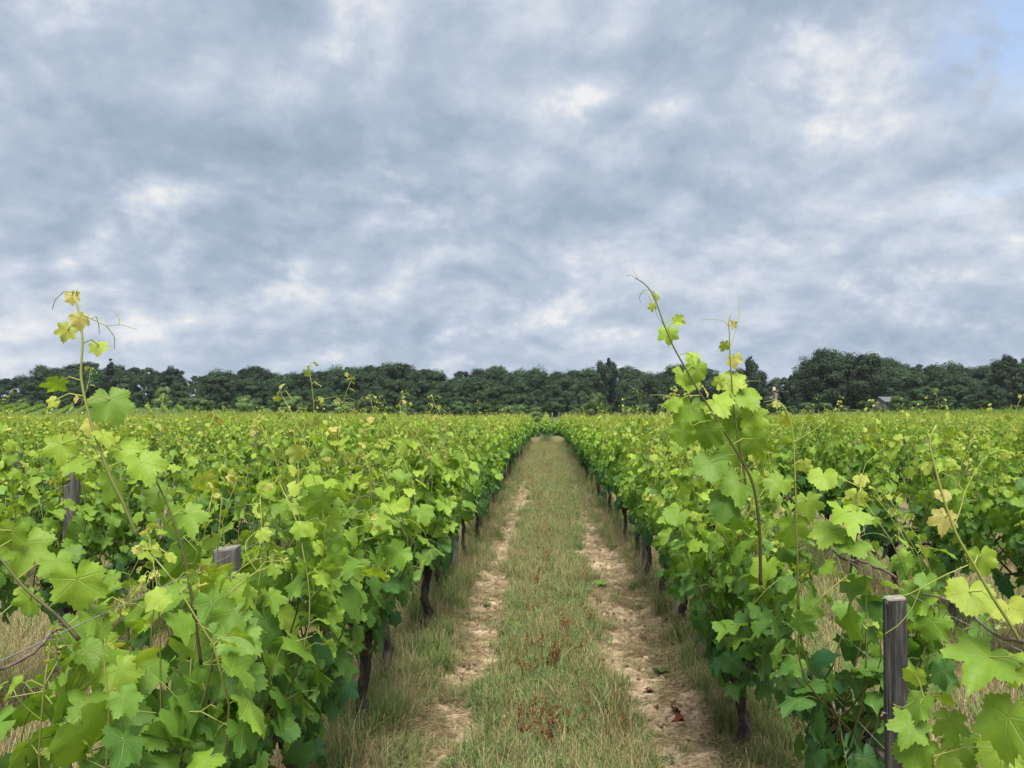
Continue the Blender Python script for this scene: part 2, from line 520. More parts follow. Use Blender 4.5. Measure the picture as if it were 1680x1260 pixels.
def leaf_shape(nb, nr, teeth, seed, lobe=1.0):
    """one leaf: tip along +Y, upper face +Z, petiole joint at the origin"""
    r_ = np.random.default_rng(seed)
    la = np.array([a for a, _ in LOBES]); lr = np.array([q for _, q in LOBES])
    base = 0.72 - 0.25 * (la / 180) ** 2
    lr = np.where(la < 165, base + (lr - base) * lobe, lr)
    ang = np.linspace(-180, 180, nb, endpoint=False)
    aj = ang + r_.normal(0, 1.2, nb)
    asym = 1 + 0.06 * np.sin(np.radians(aj) + r_.uniform(0, 6))
    rad = np.interp(np.abs(aj), la, lr) * asym
    if teeth:
        tooth = np.where(np.arange(nb) % 2 == 0, 1.0, -1.0)
        rad = rad * (1 + tooth * 0.060 * sst(178, 140, np.abs(ang)) * r_.uniform(0.5, 1.3, nb))
    x = rad * np.sin(np.radians(ang)); y = rad * np.cos(np.radians(ang))
    ring_i = np.arange(0, nb, nb // nr)
    xr, yr = x[ring_i] * 0.55, y[ring_i] * 0.55
    X = np.concatenate([[0], xr, x]); Y = np.concatenate([[0], yr, y])
    fold = r_.uniform(-0.15, 0.55); droop = r_.uniform(0.05, 0.6); curl = r_.uniform(-0.3, 0.3)
    ph = r_.uniform(0, 6.28)
    rr = np.hypot(X, Y); th = np.arctan2(X, Y)
    Z = fold * np.abs(X) * 0.9 - droop * np.clip(Y, 0, 2) ** 2 * 0.7 + curl * X * Y
    Z = Z + 0.09 * rr * np.sin(5 * th + ph) + 0.06 * rr ** 2 * np.sin(9 * th + ph * 2) - 0.10 * rr ** 2
    tris = []
    st = nb // nr
    for i in range(nr):
        a, b = 1 + i, 1 + (i + 1) % nr
        tris.append((0, b, a))
        o = 1 + nr
        for j in range(st):
            p, q = o + i * st + j, o + (i * st + j + 1) % nb
            tris.append((a, q, p) if j < st / 2 else (b, q, p))
        m0 = o + (i * st + (st + 1) // 2) % nb
        tris.append((a, b, m0))
    V = np.stack([X, Y, Z], 1)
    uvv = np.stack([X, Y, np.zeros_like(X)], 1)
    return V, np.array(tris), uvv


LEAF_HI = []
for s_ in range(12):
    V, T, U = leaf_shape(64, 16, True, 100 + s_, [0.62, 0.85, 0.5, 1.05, 0.7, 0.4, 0.9, 0.6, 1.2, 0.55, 0.75, 0.35][s_])
    LEAF_HI.append(raw_mesh('leaf', V, T, [M_LEAF1], None, U))
LEAF_LO = [leaf_shape(20, 5, True, 200 + s_, 0.8)[:2] for s_ in range(6)]


def leaf_frame(nrm, tip):
    n_ = norm(nrm)
    y = norm(np.asarray(tip) - n_ * np.sum(np.asarray(tip) * n_, -1, keepdims=True))
    x = np.cross(y, n_)
    return x, y, n_


# ------------------------------------------------------------------ vine growth
UP = np.array([0, 0, 1.0])


def grow_vine(g, n_shoot=13, top=(1.18, 1.5), head=0.5, tall=0.16, spread=1.1, skirt=30, dens=1.0):
    """returns trunk polylines and shoots (path, radius, leaves) in vine space; the row runs along Y"""
    hx, hy = g.normal(0, 0.03), g.normal(0, 0.05)
    zs = np.linspace(-0.06, head, 7)
    tr = np.stack([hx * (zs / head) + g.normal(0, 0.012, 7), hy * (zs / head) + g.normal(0, 0.014, 7), zs], 1)
    arms = []
    for sgn in (-1, 1):
        L = g.uniform(0.34, 0.46)
        q = np.linspace(0, 1, 6)
        arms.append(np.stack([hx + g.normal(0, 0.012, 6) * q, hy + sgn * L * q, head + 0.08 * np.sin(q * 2.2) + g.normal(0, 0.008, 6)], 1))
    shoots = []
    for i in range(n_shoot):
        arm = arms[i % 2]
        p0 = arm[int(g.integers(1, 6))] + g.normal(0, 0.015, 3)
        isT = g.random() < tall
        ztop = g.uniform(*top) + (g.uniform(0.08, 0.36) if isT else 0)
        L = max(0.25, ztop - p0[2])
        n_ = max(6, int(L / 0.062))
        q = np.linspace(0, 1, n_)
        sx = g.choice([-1, 1]) * g.uniform(0.03, 0.30) * spread
        sy = g.normal(0, 0.13)
        flop = g.random() < 0.22
        x = p0[0] + sx * np.sin(q * 2.7) + g.normal(0, 0.010, n_).cumsum() * 0.6
        y = p0[1] + sy * q + g.normal(0, 0.010, n_).cumsum() * 0.6
        z = p0[2] + L * q
        if flop and not isT:
            k_ = np.clip(q - 0.55, 0, 1) / 0.45
            x = x + np.sign(sx) * 0.22 * k_ ** 1.5
            z = z - 0.24 * k_ ** 2
        path = np.stack([x, y, z], 1)
        leaves = []
        side = g.choice([-1, 1])
        for j in range(1, n_):
            tq = j / (n_ - 1)
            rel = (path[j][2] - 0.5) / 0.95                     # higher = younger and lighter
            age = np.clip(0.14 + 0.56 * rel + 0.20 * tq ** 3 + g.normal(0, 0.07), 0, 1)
            reps = 1 if (tq > 0.75 or g.random() > 0.42 * dens) else 2
            for rp in range(reps):
                if g.random() < 0.06: continue
                side = -side
                size = g.uniform(0.056, 0.100) * (1 - 0.72 * sst(0.62, 1.0, tq)) * (0.85 + 0.15 * math.sin(3 * tq)) * (0.72 if rp else 1)
                od = norm(np.array([(np.sign(sx) if g.random() < 0.55 else side) * g.uniform(0.5, 1.2), g.normal(0, 0.75), g.uniform(-0.1, 0.5)]))
                base = path[j] + od * g.uniform(0.035, 0.105) * (1 - 0.5 * tq) * (1 if rp == 0 else 1.3)
                nr_ = od * np.array([1, 1, 0]) * g.uniform(0.35, 1.0) + UP * g.uniform(0.25, 0.95) + g.normal(0, 0.28, 3)
                tp = -UP * g.uniform(0.45, 1.0) + od * np.array([1, 1, 0]) * 0.55 + g.normal(0, 0.4, 3)
                leaves.append((path[j], base, nr_, tp, size, float(age if rp == 0 else min(1, age + 0.1)), g.random()))
        tipL = [(path[-1], path[-1] + g.normal(0, 0.012, 3), g.normal(0, 1, 3) + UP, g.normal(0, 1, 3) + UP * 0.3, g.uniform(0.012, 0.022), 0.9, g.random()) for _ in range(3)]
        shoots.append(dict(path=path, r0=g.uniform(0.0035, 0.005), r1=0.0013, leaves=leaves + tipL, tall=isT))
    # old leaves hanging low around the head and arms
    sk = []
    for i in range(skirt):
        a = arms[i % 2][int(g.integers(0, 6))]
        od = norm(np.array([g.choice([-1, 1]) * g.uniform(0.5, 1), g.normal(0, 0.6), g.uniform(-0.7, 0.5)]))
        base = a + od * g.uniform(0.05, 0.17)
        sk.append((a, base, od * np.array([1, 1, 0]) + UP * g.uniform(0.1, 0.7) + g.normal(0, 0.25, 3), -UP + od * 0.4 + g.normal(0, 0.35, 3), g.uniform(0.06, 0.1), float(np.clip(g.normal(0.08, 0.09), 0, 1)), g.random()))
    if shoots:
        for i, lf in enumerate(sk):
            sh = min(shoots, key=lambda q_: np.linalg.norm(q_['path'][1] - lf[1]))
            sh['leaves'].append((sh['path'][1],) + lf[1:])
    return tr, arms, shoots


def trunk_mesh(g, tr, arms):
    b = MB()
    n_ = 22
    q = np.linspace(0, 1, n_)
    idx = np.linspace(0, 1, len(tr))
    pts = np.stack([np.interp(q, idx, tr[:, i]) for i in range(3)], 1)
    rad = 0.036 - 0.010 * np.sin(q * 3.0) + 0.018 * sst(0.78, 0.98, q) + 0.014 * sst(0.14, 0.0, q) + g.normal(0, 0.0035, n_)
    b.tube(pts, rad, 10, 0, None, True, 0.10)
    for a in arms:
        q = np.linspace(0, 1, 12); idx = np.linspace(0, 1, len(a))
        p = np.stack([np.interp(q, idx, a[:, i]) for i in range(3)], 1)
        b.tube(p, np.interp(q, [0, 0.3, 1], [0.026, 0.016, 0.008]) * (1 + g.normal(0, 0.12, 12)), 7, 0, None, True, 0.10)
    for i in range(3):                                # pruning stubs on the head
        s = tr[-1] + g.normal(0, 0.02, 3)
        e = s + np.array([g.normal(0, 0.03), g.normal(0, 0.05), g.uniform(0.06, 0.13)])
        b.tube([s, (s + e) / 2 + g.normal(0, 0.005, 3), e], [0.008, 0.006, 0.005], 5, 1)
    return b.mesh('trunk', [M_BARK, M_CANE])


def stem_col(age):
    a = np.array([0.045, 0.030, 0.018, 1]); m0 = np.array([0.115, 0.135, 0.035, 1]); y = np.array([0.32, 0.36, 0.085, 1])
    return a + (m0 - a) * min(1, age / 0.5) if age < 0.5 else m0 + (y - m0) * (age - 0.5) / 0.5


def tube_cols(b, path, r0, r1, sides, mi, ages):
    n_ = len(path)
    b0 = b.n
    b.tube(path, np.linspace(r0, r1, n_), sides, mi)
    cs_ = np.array([stem_col(a) for a in ages])
    b.c[-1] = np.repeat(cs_, sides, 0)


def petiole(b, p, q, r=0.0011, mi=0, sides=3, yellow=0.8):
    mid_ = (p + q) / 2 + np.array([0, 0, 0.012])
    b.tube([p, mid_, q], [r * 1.2, r, r], sides, mi, stem_col(yellow), False)


def curl_tendril(g, p, d, L=0.16):
    n_ = 16
    q = np.linspace(0, 1, n_)
    d = norm(d)
    sd_ = norm(np.cross(d, g.normal(0, 1, 3)))
    cur = np.cumsum(np.sin(q * g.uniform(2, 4)) * (0.4 + 2.2 * q ** 3))[:, None] / n_
    pts = p + d * (q * L)[:, None] * (1 - 0.4 * q[:, None] ** 2) + sd_ * cur * L * 0.9 - UP * (0.25 * L * q ** 2)[:, None]
    return pts


# --------------------------------------------------------- joined foliage variants for the rest of the rows
def foliage_mesh(g, shoots, name='foliage'):
    vs, ts, lv, mi = [], [], [], []
    off = 0
    by = {i: [] for i in range(len(LEAF_LO))}
    for sh in shoots:
        for lf in sh['leaves']:
            by[int(g.integers(0, len(LEAF_LO)))].append(lf)
    for i, lst in by.items():
        if not lst: continue
        V, T = LEAF_LO[i]
        base = np.array([l[1] for l in lst]); N = np.array([l[2] for l in lst]); tp = np.array([l[3] for l in lst])
        sz = np.array([l[4] for l in lst]); ag = np.array([l[5] for l in lst]); va = np.array([l[6] for l in lst])
        x, y, z = leaf_frame(N, tp)
        W = base[:, None, :] + sz[:, None, None] * (V[None, :, 0:1] * x[:, None, :] + V[None, :, 1:2] * y[:, None, :] + V[None, :, 2:3] * z[:, None, :])
        nV = len(V)
        vs.append(W.reshape(-1, 3))
        ts.append((T[None] + (np.arange(len(lst)) * nV)[:, None, None] + off).reshape(-1, 3))
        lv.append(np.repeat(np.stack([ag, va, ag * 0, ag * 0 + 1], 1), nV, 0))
        mi.append(np.zeros(len(lst) * len(T)))
        off += len(lst) * nV
    b = MB()
    for sh in shoots:
        pth = sh['path'][::2] if len(sh['path']) > 8 else sh['path']
        tube_cols(b, pth, sh['r0'], sh['r1'], 3, 0, np.linspace(0.1, 0.9, len(pth)))
        if sh['tall'] or g.random() < 0.3:
            pts = curl_tendril(g, sh['path'][-3], np.array([g.normal(), g.normal(), 0.8]), g.uniform(0.08, 0.18))[::3]
            b.tube(pts, 0.0011, 3, 0, stem_col(0.95), False)
    V = np.concatenate(b.v); C = np.concatenate(b.c)
    tt = []
    for f in b.f:
        for q in range(1, len(f) - 1):
            tt.append((f[0], f[q], f[q + 1]))
    vs.append(V); lv.append(C); ts.append(np.array(tt) + off); mi.append(np.ones(len(tt)))
    return raw_mesh(name, np.concatenate(vs), np.concatenate(ts), [M_LEAFM, M_STEM], np.concatenate(lv), None, np.concatenate(mi))


VARS = []
for i in range(10):
    g = np.random.default_rng(500 + i)
    tr, arms, sh = grow_vine(g, 18, (1.0, 1.44), g.uniform(0.44, 0.56), 0.3 + 0.2 * (i % 2), 0.8)
    VARS.append((trunk_mesh(g, tr, arms), foliage_mesh(g, sh)))

VARS_TALL = []
for i in range(5):                                    # vigorous vines with several shoots above the wires
    g = np.random.default_rng(560 + i)
    tr, arms, sh = grow_vine(g, 18, (1.02, 1.46), g.uniform(0.44, 0.56), 0.25, 0.8)
    for q_ in range(3):
        tr2, ar2, s2 = grow_vine(g, 1, (1.35, 1.52), 0.5, 1.0, 0.6, 0)
        sh += s2
    VARS_TALL.append((trunk_mesh(g, tr, arms), foliage_mesh(g, sh)))

# ------------------------------------------------------------------ where the vines stand
BLOCK_END = 42.0
VSP = 0.95
rows = [(('R', i), RX0 + SP * i) for i in range(0, 17)] + [(('L', i), LX0 - SP * i) for i in range(0, 19)]
ORD = ['', 'first', 'second', 'third', 'fourth', 'fifth', 'sixth', 'seventh', 'eighth', 'ninth', 'tenth', 'eleventh', 'twelfth', 'thirteenth', 'fourteenth', 'fifteenth', 'sixteenth', 'seventeenth', 'eighteenth', 'nineteenth', 'twentieth']


def row_name(k_):
    s_, i = k_
    rut_ = 'wide clay rut' if s_ == 'R' else 'narrow straw-strewn rut'
    return f'row along the {rut_}' if i == 0 else f'{ORD[i + 1]} row out from the {rut_}'


spots = []
for key, X in rows:
    y0 = {('R', 0): 1.05, ('L', 0): 1.00}.get(key, 1.0 + ((key[1] * 7 + (3 if key[0] == 'R' else 0)) % 10) * 0.09)
    kk = 0
    while True:
        y = y0 + kk * VSP
        kk += 1
        if y > BLOCK_END: break
        g_ = np.random.default_rng(int(abs(X) * 1000) + kk * 13 + (7 if key[0] == 'R' else 0))
        jx, jy = g_.normal(0, 0.03), g_.normal(0, 0.04)
        xx, yy = X + jx, y + jy
        if yy < 0.9: continue
        if not (-0.745 * yy - 0.6 < xx < 0.655 * yy + 0.6): continue
        near_main = key[1] == 0
        if not near_main and g_.random() < 0.03: continue
        spots.append((math.hypot(xx, yy), key, kk, xx, yy))
spots.sort()
print('vines in view', len(spots))

# ------------------------------------------------------------------ close vines, leaf by leaf
GROUP = 'grape vines trained in rows'


def close_vine(key, kk, x, y, seed, label, extra=(), **kw):
    g = np.random.default_rng(seed)
    z0 = float(ground_z(x, y))
    root = tag(empty('grape_vine', (x, y, z0)), label, 'grape vine', GROUP)
    tr, arms, shoots = grow_vine(g, **kw)
    link(bpy.data.objects.new('trunk', trunk_mesh(g, tr, arms)), root)
    base = np.array([x, y, z0])
    if len(shoots) > 6:                                # the crowded inner leaves behind the outer ones
        inner = grow_vine(g, 8, (kw['top'][0] - 0.08, kw['top'][1] - 0.06), kw.get('head', 0.5), 0.0, 0.7, 5)[2]
        fo = link(bpy.data.objects.new('inner_foliage', foliage_mesh(g, inner, 'inner_foliage')), root)
        fo['kind'] = 'stuff'
    for sh in shoots:
        b = MB()
        tube_cols(b, sh['path'], sh['r0'], sh['r1'], 5, 0, np.clip(np.linspace(-0.05, 0.95, len(sh['path'])), 0, 1))
        for lf in sh['leaves']:
            petiole(b, lf[0], lf[1], 0.0013, 0, 3, 0.6 + 0.35 * lf[5])
        so = b.obj('shoot', [M_STEM], root)
        if sh['tall'] or g.random() < 0.35:
            tb = MB()
            tb.tube(curl_tendril(g, sh['path'][-3], np.array([g.normal(), g.normal(), 0.9]), g.uniform(0.10, 0.2)), np.linspace(0.0013, 0.0007, 16), 4, 0, stem_col(0.95), False)
            tb.obj('tendril', [M_STEM], so)
        for lf in sh['leaves']:
            put_leaf(g, so, lf)
    for ex in extra:
        special_shoot(g, root, base, **ex)
    return root


def put_leaf(g, parent, lf, mesh_i=None):
    _, p, nr_, tp, size, age, var = lf
    xx, yy, zz_ = leaf_frame(nr_, tp)
    o = bpy.data.objects.new('leaf', LEAF_HI[int(g.integers(0, len(LEAF_HI))) if mesh_i is None else mesh_i])
    Mx = Matrix.Identity(4)
    for r__ in range(3):
        Mx[r__][0], Mx[r__][1], Mx[r__][2], Mx[r__][3] = xx[r__] * size, yy[r__] * size, zz_[r__] * size, p[r__]
    o.matrix_basis = Mx
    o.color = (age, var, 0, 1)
    return link(o, parent)


def smooth_path(p, n_):
    p = np.asarray(p, float)
    t_ = np.concatenate([[0], np.cumsum(np.linalg.norm(np.diff(p, axis=0), axis=1))])
    q = np.linspace(0, t_[-1], n_)
    o = np.stack([np.interp(q, t_, p[:, i]) for i in range(3)], 1)
    for _ in range(2):
        o[1:-1] = (o[:-2] + 2 * o[1:-1] + o[2:]) / 4
    return o


def special_shoot(g, root, base, d, pts, leaves=(), tendrils=(), r0=0.0045, r1=0.0018, ages=(0.0, 1.0), d1=None):
    """a shoot with a shape of its own: path, leaves and tendrils measured on the photograph, then set at its real distance"""
    n_ = len(pts)
    dd = np.linspace(d, d if d1 is None else d1, n_)
    path = smooth_path([P(px, py, q) - base for (px, py), q in zip(pts, dd)], n_ * 4)
    b = MB()
    tube_cols(b, path, r0, r1, 6, 0, np.clip(np.linspace(ages[0], ages[1], len(path)), 0, 1))
    todo = []
    for (px, py, wpx, ang, age) in leaves:
        dl = d + g.uniform(-0.01, 0.10)
        c = P(px, py, dl) - base
        size = wpx / 1.45 * dl / FPX
        view = norm(CAM - (c + base))
        tip = np.array([math.sin(R(ang)), 0, -math.cos(R(ang))])        # 0 = hanging down, 90 = towards +X
        nr_ = view * 1.0 + UP * g.uniform(0.0, 0.9) + g.normal(0, 0.42, 3)
        lb = c - tip * size * 0.25
        j = int(np.argmin(np.linalg.norm(path - lb, axis=1) + np.abs(path[:, 2] - lb[2]) * 0.3))
        petiole(b, path[j], lb, 0.0015, 0, 4, 0.7 + 0.3 * age)
        todo.append((path[j], lb, nr_, tip + g.normal(0, 0.12, 3), size, age, g.random()))
    so = b.obj('shoot', [M_STEM], root)
    for lf in todo:
        put_leaf(g, so, lf)
    for td in tendrils:
        tb = MB()
        q = smooth_path([P(px, py, d + 0.01 * i) - base for i, (px, py) in enumerate(td)], len(td) * 5)
        tb.tube(q, np.linspace(0.0014, 0.0008, len(q)), 5, 0, stem_col(0.9), False)
        tb.obj('tendril', [M_STEM], so)


A = dict(d=1.85, pts=[(225, 880), (200, 820), (182, 785), (165, 740), (148, 690), (138, 650), (132, 615), (134, 590), (136, 560), (133, 530), (127, 500), (122, 487)],
         leaves=[(118, 489, 26, 0, 1.0), (124, 484, 16, -80, 1.0), (131, 527, 34, 10, .93), (110, 547, 36, -15, .86), (163, 572, 34, 12, .80), (92, 634, 40, -20, .68),
                 (182, 668, 74, 5, .62), (100, 738, 56, -10, .70), (150, 700, 36, 0, .9), (172, 720, 40, 20, .80), (235, 770, 66, 15, .58), (205, 745, 54, 30, .66),
                 (130, 772, 60, -20, .70), (185, 800, 64, 0, .6), (88, 660, 22, -20, .8)],
         tendrils=[[(120, 480), (105, 478), (90, 492), (86, 508)], [(134, 516), (150, 523), (175, 535), (200, 532), (225, 541)], [(175, 535), (188, 552), (188, 573)],
                   [(150, 523), (158, 518), (162, 532), (163, 548)], [(195, 533), (196, 520), (188, 511)]], r0=0.0046, r1=0.0022, ages=(0.45, 1.0))
G_ = dict(d=1.95, pts=[(238, 755), (262, 800), (280, 840), (297, 890), (310, 950), (322, 1030), (330, 1090)][::-1],
          leaves=[(308, 852, 60, 10, .62), (272, 868, 62, -15, .55), (300, 925, 72, 5, .52), (262, 818, 46, 20, .66), (290, 985, 60, -20, .4), (350, 1000, 70, 10, .45), (385, 1045, 84, 0, .5), (370, 1105, 90, -10, .4), (340, 1060, 76, -15, .5), (402, 1120, 80, 15, .35)],
          tendrils=[[(275, 800), (268, 840), (262, 872), (240, 865)], [(300, 880), (325, 905), (318, 925), (300, 925)]], ages=(0.05, 0.55))
F_ = dict(d=1.55, pts=[(-30, 880), (0, 915), (40, 965), (70, 990), (95, 1010), (130, 1050)][::-1],
          leaves=[(38, 905, 92, -15, .66), (15, 880, 60, -20, .75), (45, 992, 52, -30, .6), (130, 965, 92, 15, .58), (160, 1020, 72, 30, .66), (95, 930, 60, 20, .7)],
          tendrils=[[(60, 985), (62, 1010), (40, 1035), (32, 1050)]], ages=(0.1, 0.5))
H_ = dict(d=1.75, pts=[(120, 1250), (110, 1215), (105, 1180), (108, 1150)],
          leaves=[(155, 1090, 110, 0, .5), (145, 1075, 60, 20, .6), (100, 1195, 36, 0, .97), (80, 1240, 46, -30, .85), (195, 1180, 100, 10, .4), (110, 1050, 84, 0, .52), (200, 1110, 70, 20, .68), (235, 1235, 90, 0, .3), (300, 1190, 90, 10, .25)],
          tendrils=[[(108, 1150), (100, 1100), (85, 1060), (80, 1040)], [(95, 1185), (65, 1150), (40, 1118), (30, 1120)]], ages=(0.3, 0.9))
B_ = dict(d=2.85, pts=[(1248, 960), (1247, 885), (1244, 840), (1235, 790), (1220, 760), (1190, 710), (1165, 670), (1148, 645), (1125, 605), (1105, 570), (1090, 535), (1080, 505), (1070, 480), (1058, 464), (1042, 456)],
          leaves=[(1097, 550, 38, -5, .78), (1113, 528, 24, 70, .78), (1076, 488, 16, 15, .99), (1070, 504, 16, -10, .98), (1122, 626, 54, -5, .66), (1144, 612, 46, 10, .66), (1137, 588, 26, 0, .7),
                  (1156, 642, 24, 0, .9), (1132, 680, 62, -10, .6), (1176, 668, 56, 15, .66), (1105, 665, 34, -30, .8), (1160, 715, 60, 0, .58), (1200, 735, 60, 10, .55), (1120, 715, 48, -10, .66),
                  (1165, 770, 62, 0, .5), (1215, 800, 66, 10, .5), (1240, 730, 60, 20, .62), (1190, 830, 60, -10, .42)],
          tendrils=[[(1042, 456), (1034, 450), (1027, 453)], [(1048, 459), (1042, 448), (1038, 440)], [(1080, 492), (1068, 475), (1055, 476), (1048, 488), (1052, 497)], [(1092, 536), (1080, 522), (1074, 505), (1060, 478), (1050, 482)],
                    [(1110, 640), (1098, 655), (1096, 680)], [(1110, 655), (1090, 648), (1066, 648)]], r0=0.006, r1=0.0018, ages=(0.0, 0.42))
C_ = dict(d=2.9, pts=[(1225, 800), (1215, 735), (1208, 700), (1203, 660), (1200, 620), (1197, 580), (1197, 545), (1194, 522), (1200, 514)],
          leaves=[(1187, 568, 20, -15, .96), (1203, 533, 14, 40, 1.0), (1205, 592, 30, 0, .88), (1202, 630, 50, 5, .76), (1180, 630, 26, -30, .8), (1226, 655, 56, 25, .68), (1240, 690, 50, 20, .64), (1215, 690, 54, 0, .62), (1190, 700, 50, -20, .62)],
          tendrils=[[(1197, 537), (1188, 526), (1168, 523), (1148, 525)], [(1199, 567), (1208, 540), (1214, 510), (1213, 486)], [(1212, 518), (1218, 512), (1217, 506)], [(1208, 640), (1225, 625), (1248, 625)]], r0=0.0042, r1=0.0016, ages=(0.2, 0.75))
D_ = dict(d=1.72, pts=[(1712, 1140), (1690, 1080), (1655, 1020), (1625, 975), (1600, 930), (1570, 880), (1555, 840), (1540, 790), (1530, 750), (1522, 722), (1536, 698)],
          leaves=[(1545, 816, 28, 0, .985), (1550, 856, 42, -10, .95), (1612, 922, 50, 10, .84), (1590, 985, 76, 0, .80), (1658, 1008, 62, 15, .84), (1617, 1098, 112, -12, .62), (1662, 1195, 110, 20, .45), (1672, 1100, 60, 40, .85), (1520, 770, 20, -20, .97)],
          tendrils=[[(1566, 862), (1576, 835), (1582, 808), (1596, 780), (1614, 752)], [(1582, 808), (1565, 785), (1545, 775)], [(1588, 927), (1545, 946), (1490, 976), (1447, 982)], [(1510, 966), (1496, 1000), (1475, 1025), (1452, 1040)]], r0=0.004, r1=0.002, ages=(0.55, 1.0))
E_ = dict(d=1.85, pts=[(1535, 1290), (1528, 1240), (1520, 1190), (1516, 1145)],
          leaves=[(1500, 1113, 38, -10, .72), (1508, 1165, 60, -10, .64), (1490, 1200, 64, -20, .6), (1548, 1150, 34, 10, .68), (1560, 1190, 54, 10, .62), (1582, 1232, 64, 15, .56), (1505, 1240, 74, 0, .52), (1545, 1250, 60, 0, .66), (1640, 1240, 70, 0, .58)],
          tendrils=[[(1512, 1130), (1500, 1150), (1480, 1162), (1465, 1155)], [(1520, 1160), (1540, 1180), (1560, 1190)]], ages=(0.1, 0.7))

I_ = dict(d=2.7, pts=[(1395, 940), (1400, 900), (1405, 850), (1412, 800)],
          leaves=[(1386, 852, 66, -5, .70), (1405, 820, 40, 5, .84), (1412, 788, 26, 0, .95), (1360, 880, 60, -10, .6), (1400, 900, 60, 10, .55), (1350, 790, 50, 0, .8)],
          tendrils=[[(1412, 790), (1420, 760), (1450, 735)]], ages=(0.3, 0.95))
J_ = dict(d=2.8, pts=[(1310, 1000), (1308, 900), (1305, 800), (1303, 740), (1300, 700), (1290, 670), (1278, 655), (1262, 664)],
          leaves=[(1320, 765, 26, 0, .93), (1290, 690, 30, 10, .85), (1325, 830, 46, 0, .75), (1280, 800, 50, -10, .66), (1300, 870, 60, 0, .55), (1275, 665, 14, 0, 1.0)],
          tendrils=[[(1303, 725), (1325, 712), (1348, 698), (1348, 680)], [(1290, 670), (1275, 655), (1252, 660)]], r0=.0045, ages=(0.4, 1.0))

NEAR = []
FAR = []
placed = {}
post_first = 2.25
for n_, (dist, key, kk, x, y) in enumerate(spots):
    if n_ < 300:
        hi = (key[1] == 0 and y < 6.9) or (key[1] == 1 and y < 6.3)
        placed.setdefault(key, []).append((y, x, kk, hi))
    else:
        FAR.append((x, y))

SPECIAL = {('L', 0): {0: (None, dict(n_shoot=2, top=(0.75, 0.95), skirt=4, tall=0, spread=0.5)),
                      1: ([A, G_, F_, H_], dict(n_shoot=16, top=(1.0, 1.47), skirt=40, tall=0.08, head=0.42)),
                      2: ([], dict(n_shoot=16, top=(1.2, 1.55), skirt=26, tall=0.12, head=0.42)),
                      3: ([], dict(n_shoot=14, top=(1.2, 1.54), skirt=16, tall=0.2))},
           ('R', 0): {0: (None, dict(n_shoot=2, top=(0.65, 0.8), skirt=4, tall=0, spread=0.4)),
                      1: ([D_, E_], dict(n_shoot=1, top=(0.55, 0.65), skirt=0, tall=0, spread=0.3, head=0.40)),
                      2: ([B_, C_, I_, J_], dict(n_shoot=14, top=(0.95, 1.40), skirt=44, tall=0.0, head=0.38)),
                      3: ([], dict(n_shoot=14, top=(1.2, 1.54), skirt=40, tall=0.1, head=0.40))}}
SLAB = {('L', 0): {1: 'grape vine whose tall pale shoot with curling tendrils rises before the grey post',
                   0: 'sparse grape vine just in front of the grey post, past the tall pale shoot'},
        ('R', 0): {1: 'sparse grape vine with bright yellow-green leaves in front of the dark square post',
                   0: 'low sparse grape vine at the start of the row with the dark post',
                   2: 'grape vine with a long dark leaning shoot behind the dark square post'}}
for key, lst in placed.items():
    lst.sort()
    npast = 0
    for q, (y, x, kk, hi) in enumerate(lst):
        rn = row_name(key)
        if y > post_first:
            npast += 1
        sl = SLAB.get(key, {}).get(kk - 1)
        if sl:
            lab = sl
        elif key[1] == 0 and npast <= 14:
            lab = f'{ORD[npast]} grape vine past the first post in the {rn}'
        elif key[1] == 0:
            lab = f'small distant leafy grape vine far down the {rn}'
        elif key[1] == 1 and hi:
            lab = f'big-leaved grape vine in the {rn}'
        else:
            lab = f'leafy green grape vine in the {rn}'
        seed = 9000 + kk * 31 + key[1] * 977 + (500 if key[0] == 'R' else 0)
        if hi:
            ex, kw = SPECIAL.get(key, {}).get(kk - 1, ([], dict(n_shoot=14, top=(1.2, 1.58), tall=0.3, skirt=20)))
            close_vine(key, kk, x, y, seed, lab, ex or (), **kw)
        else:
            g = np.random.default_rng(seed)
            tm, fm = VARS_TALL[int(g.integers(0, len(VARS_TALL)))] if (key[1] < 5 and g.random() < 0.36) else VARS[int(g.integers(0, len(VARS)))]
            root = tag(empty('grape_vine', (x, y, float(ground_z(x, y)))), lab, 'grape vine', GROUP)
            root.rotation_euler = (0, 0, math.pi * int(g.integers(0, 2)) + g.normal(0, 0.08))
            s_ = g.uniform(0.93, 1.08)
            root.scale = (g.uniform(0.70, 0.92), 1.0, s_)
            link(bpy.data.objects.new('trunk', tm), root)
            fo = link(bpy.data.objects.new('foliage', fm), root)
            fo['kind'] = 'stuff'


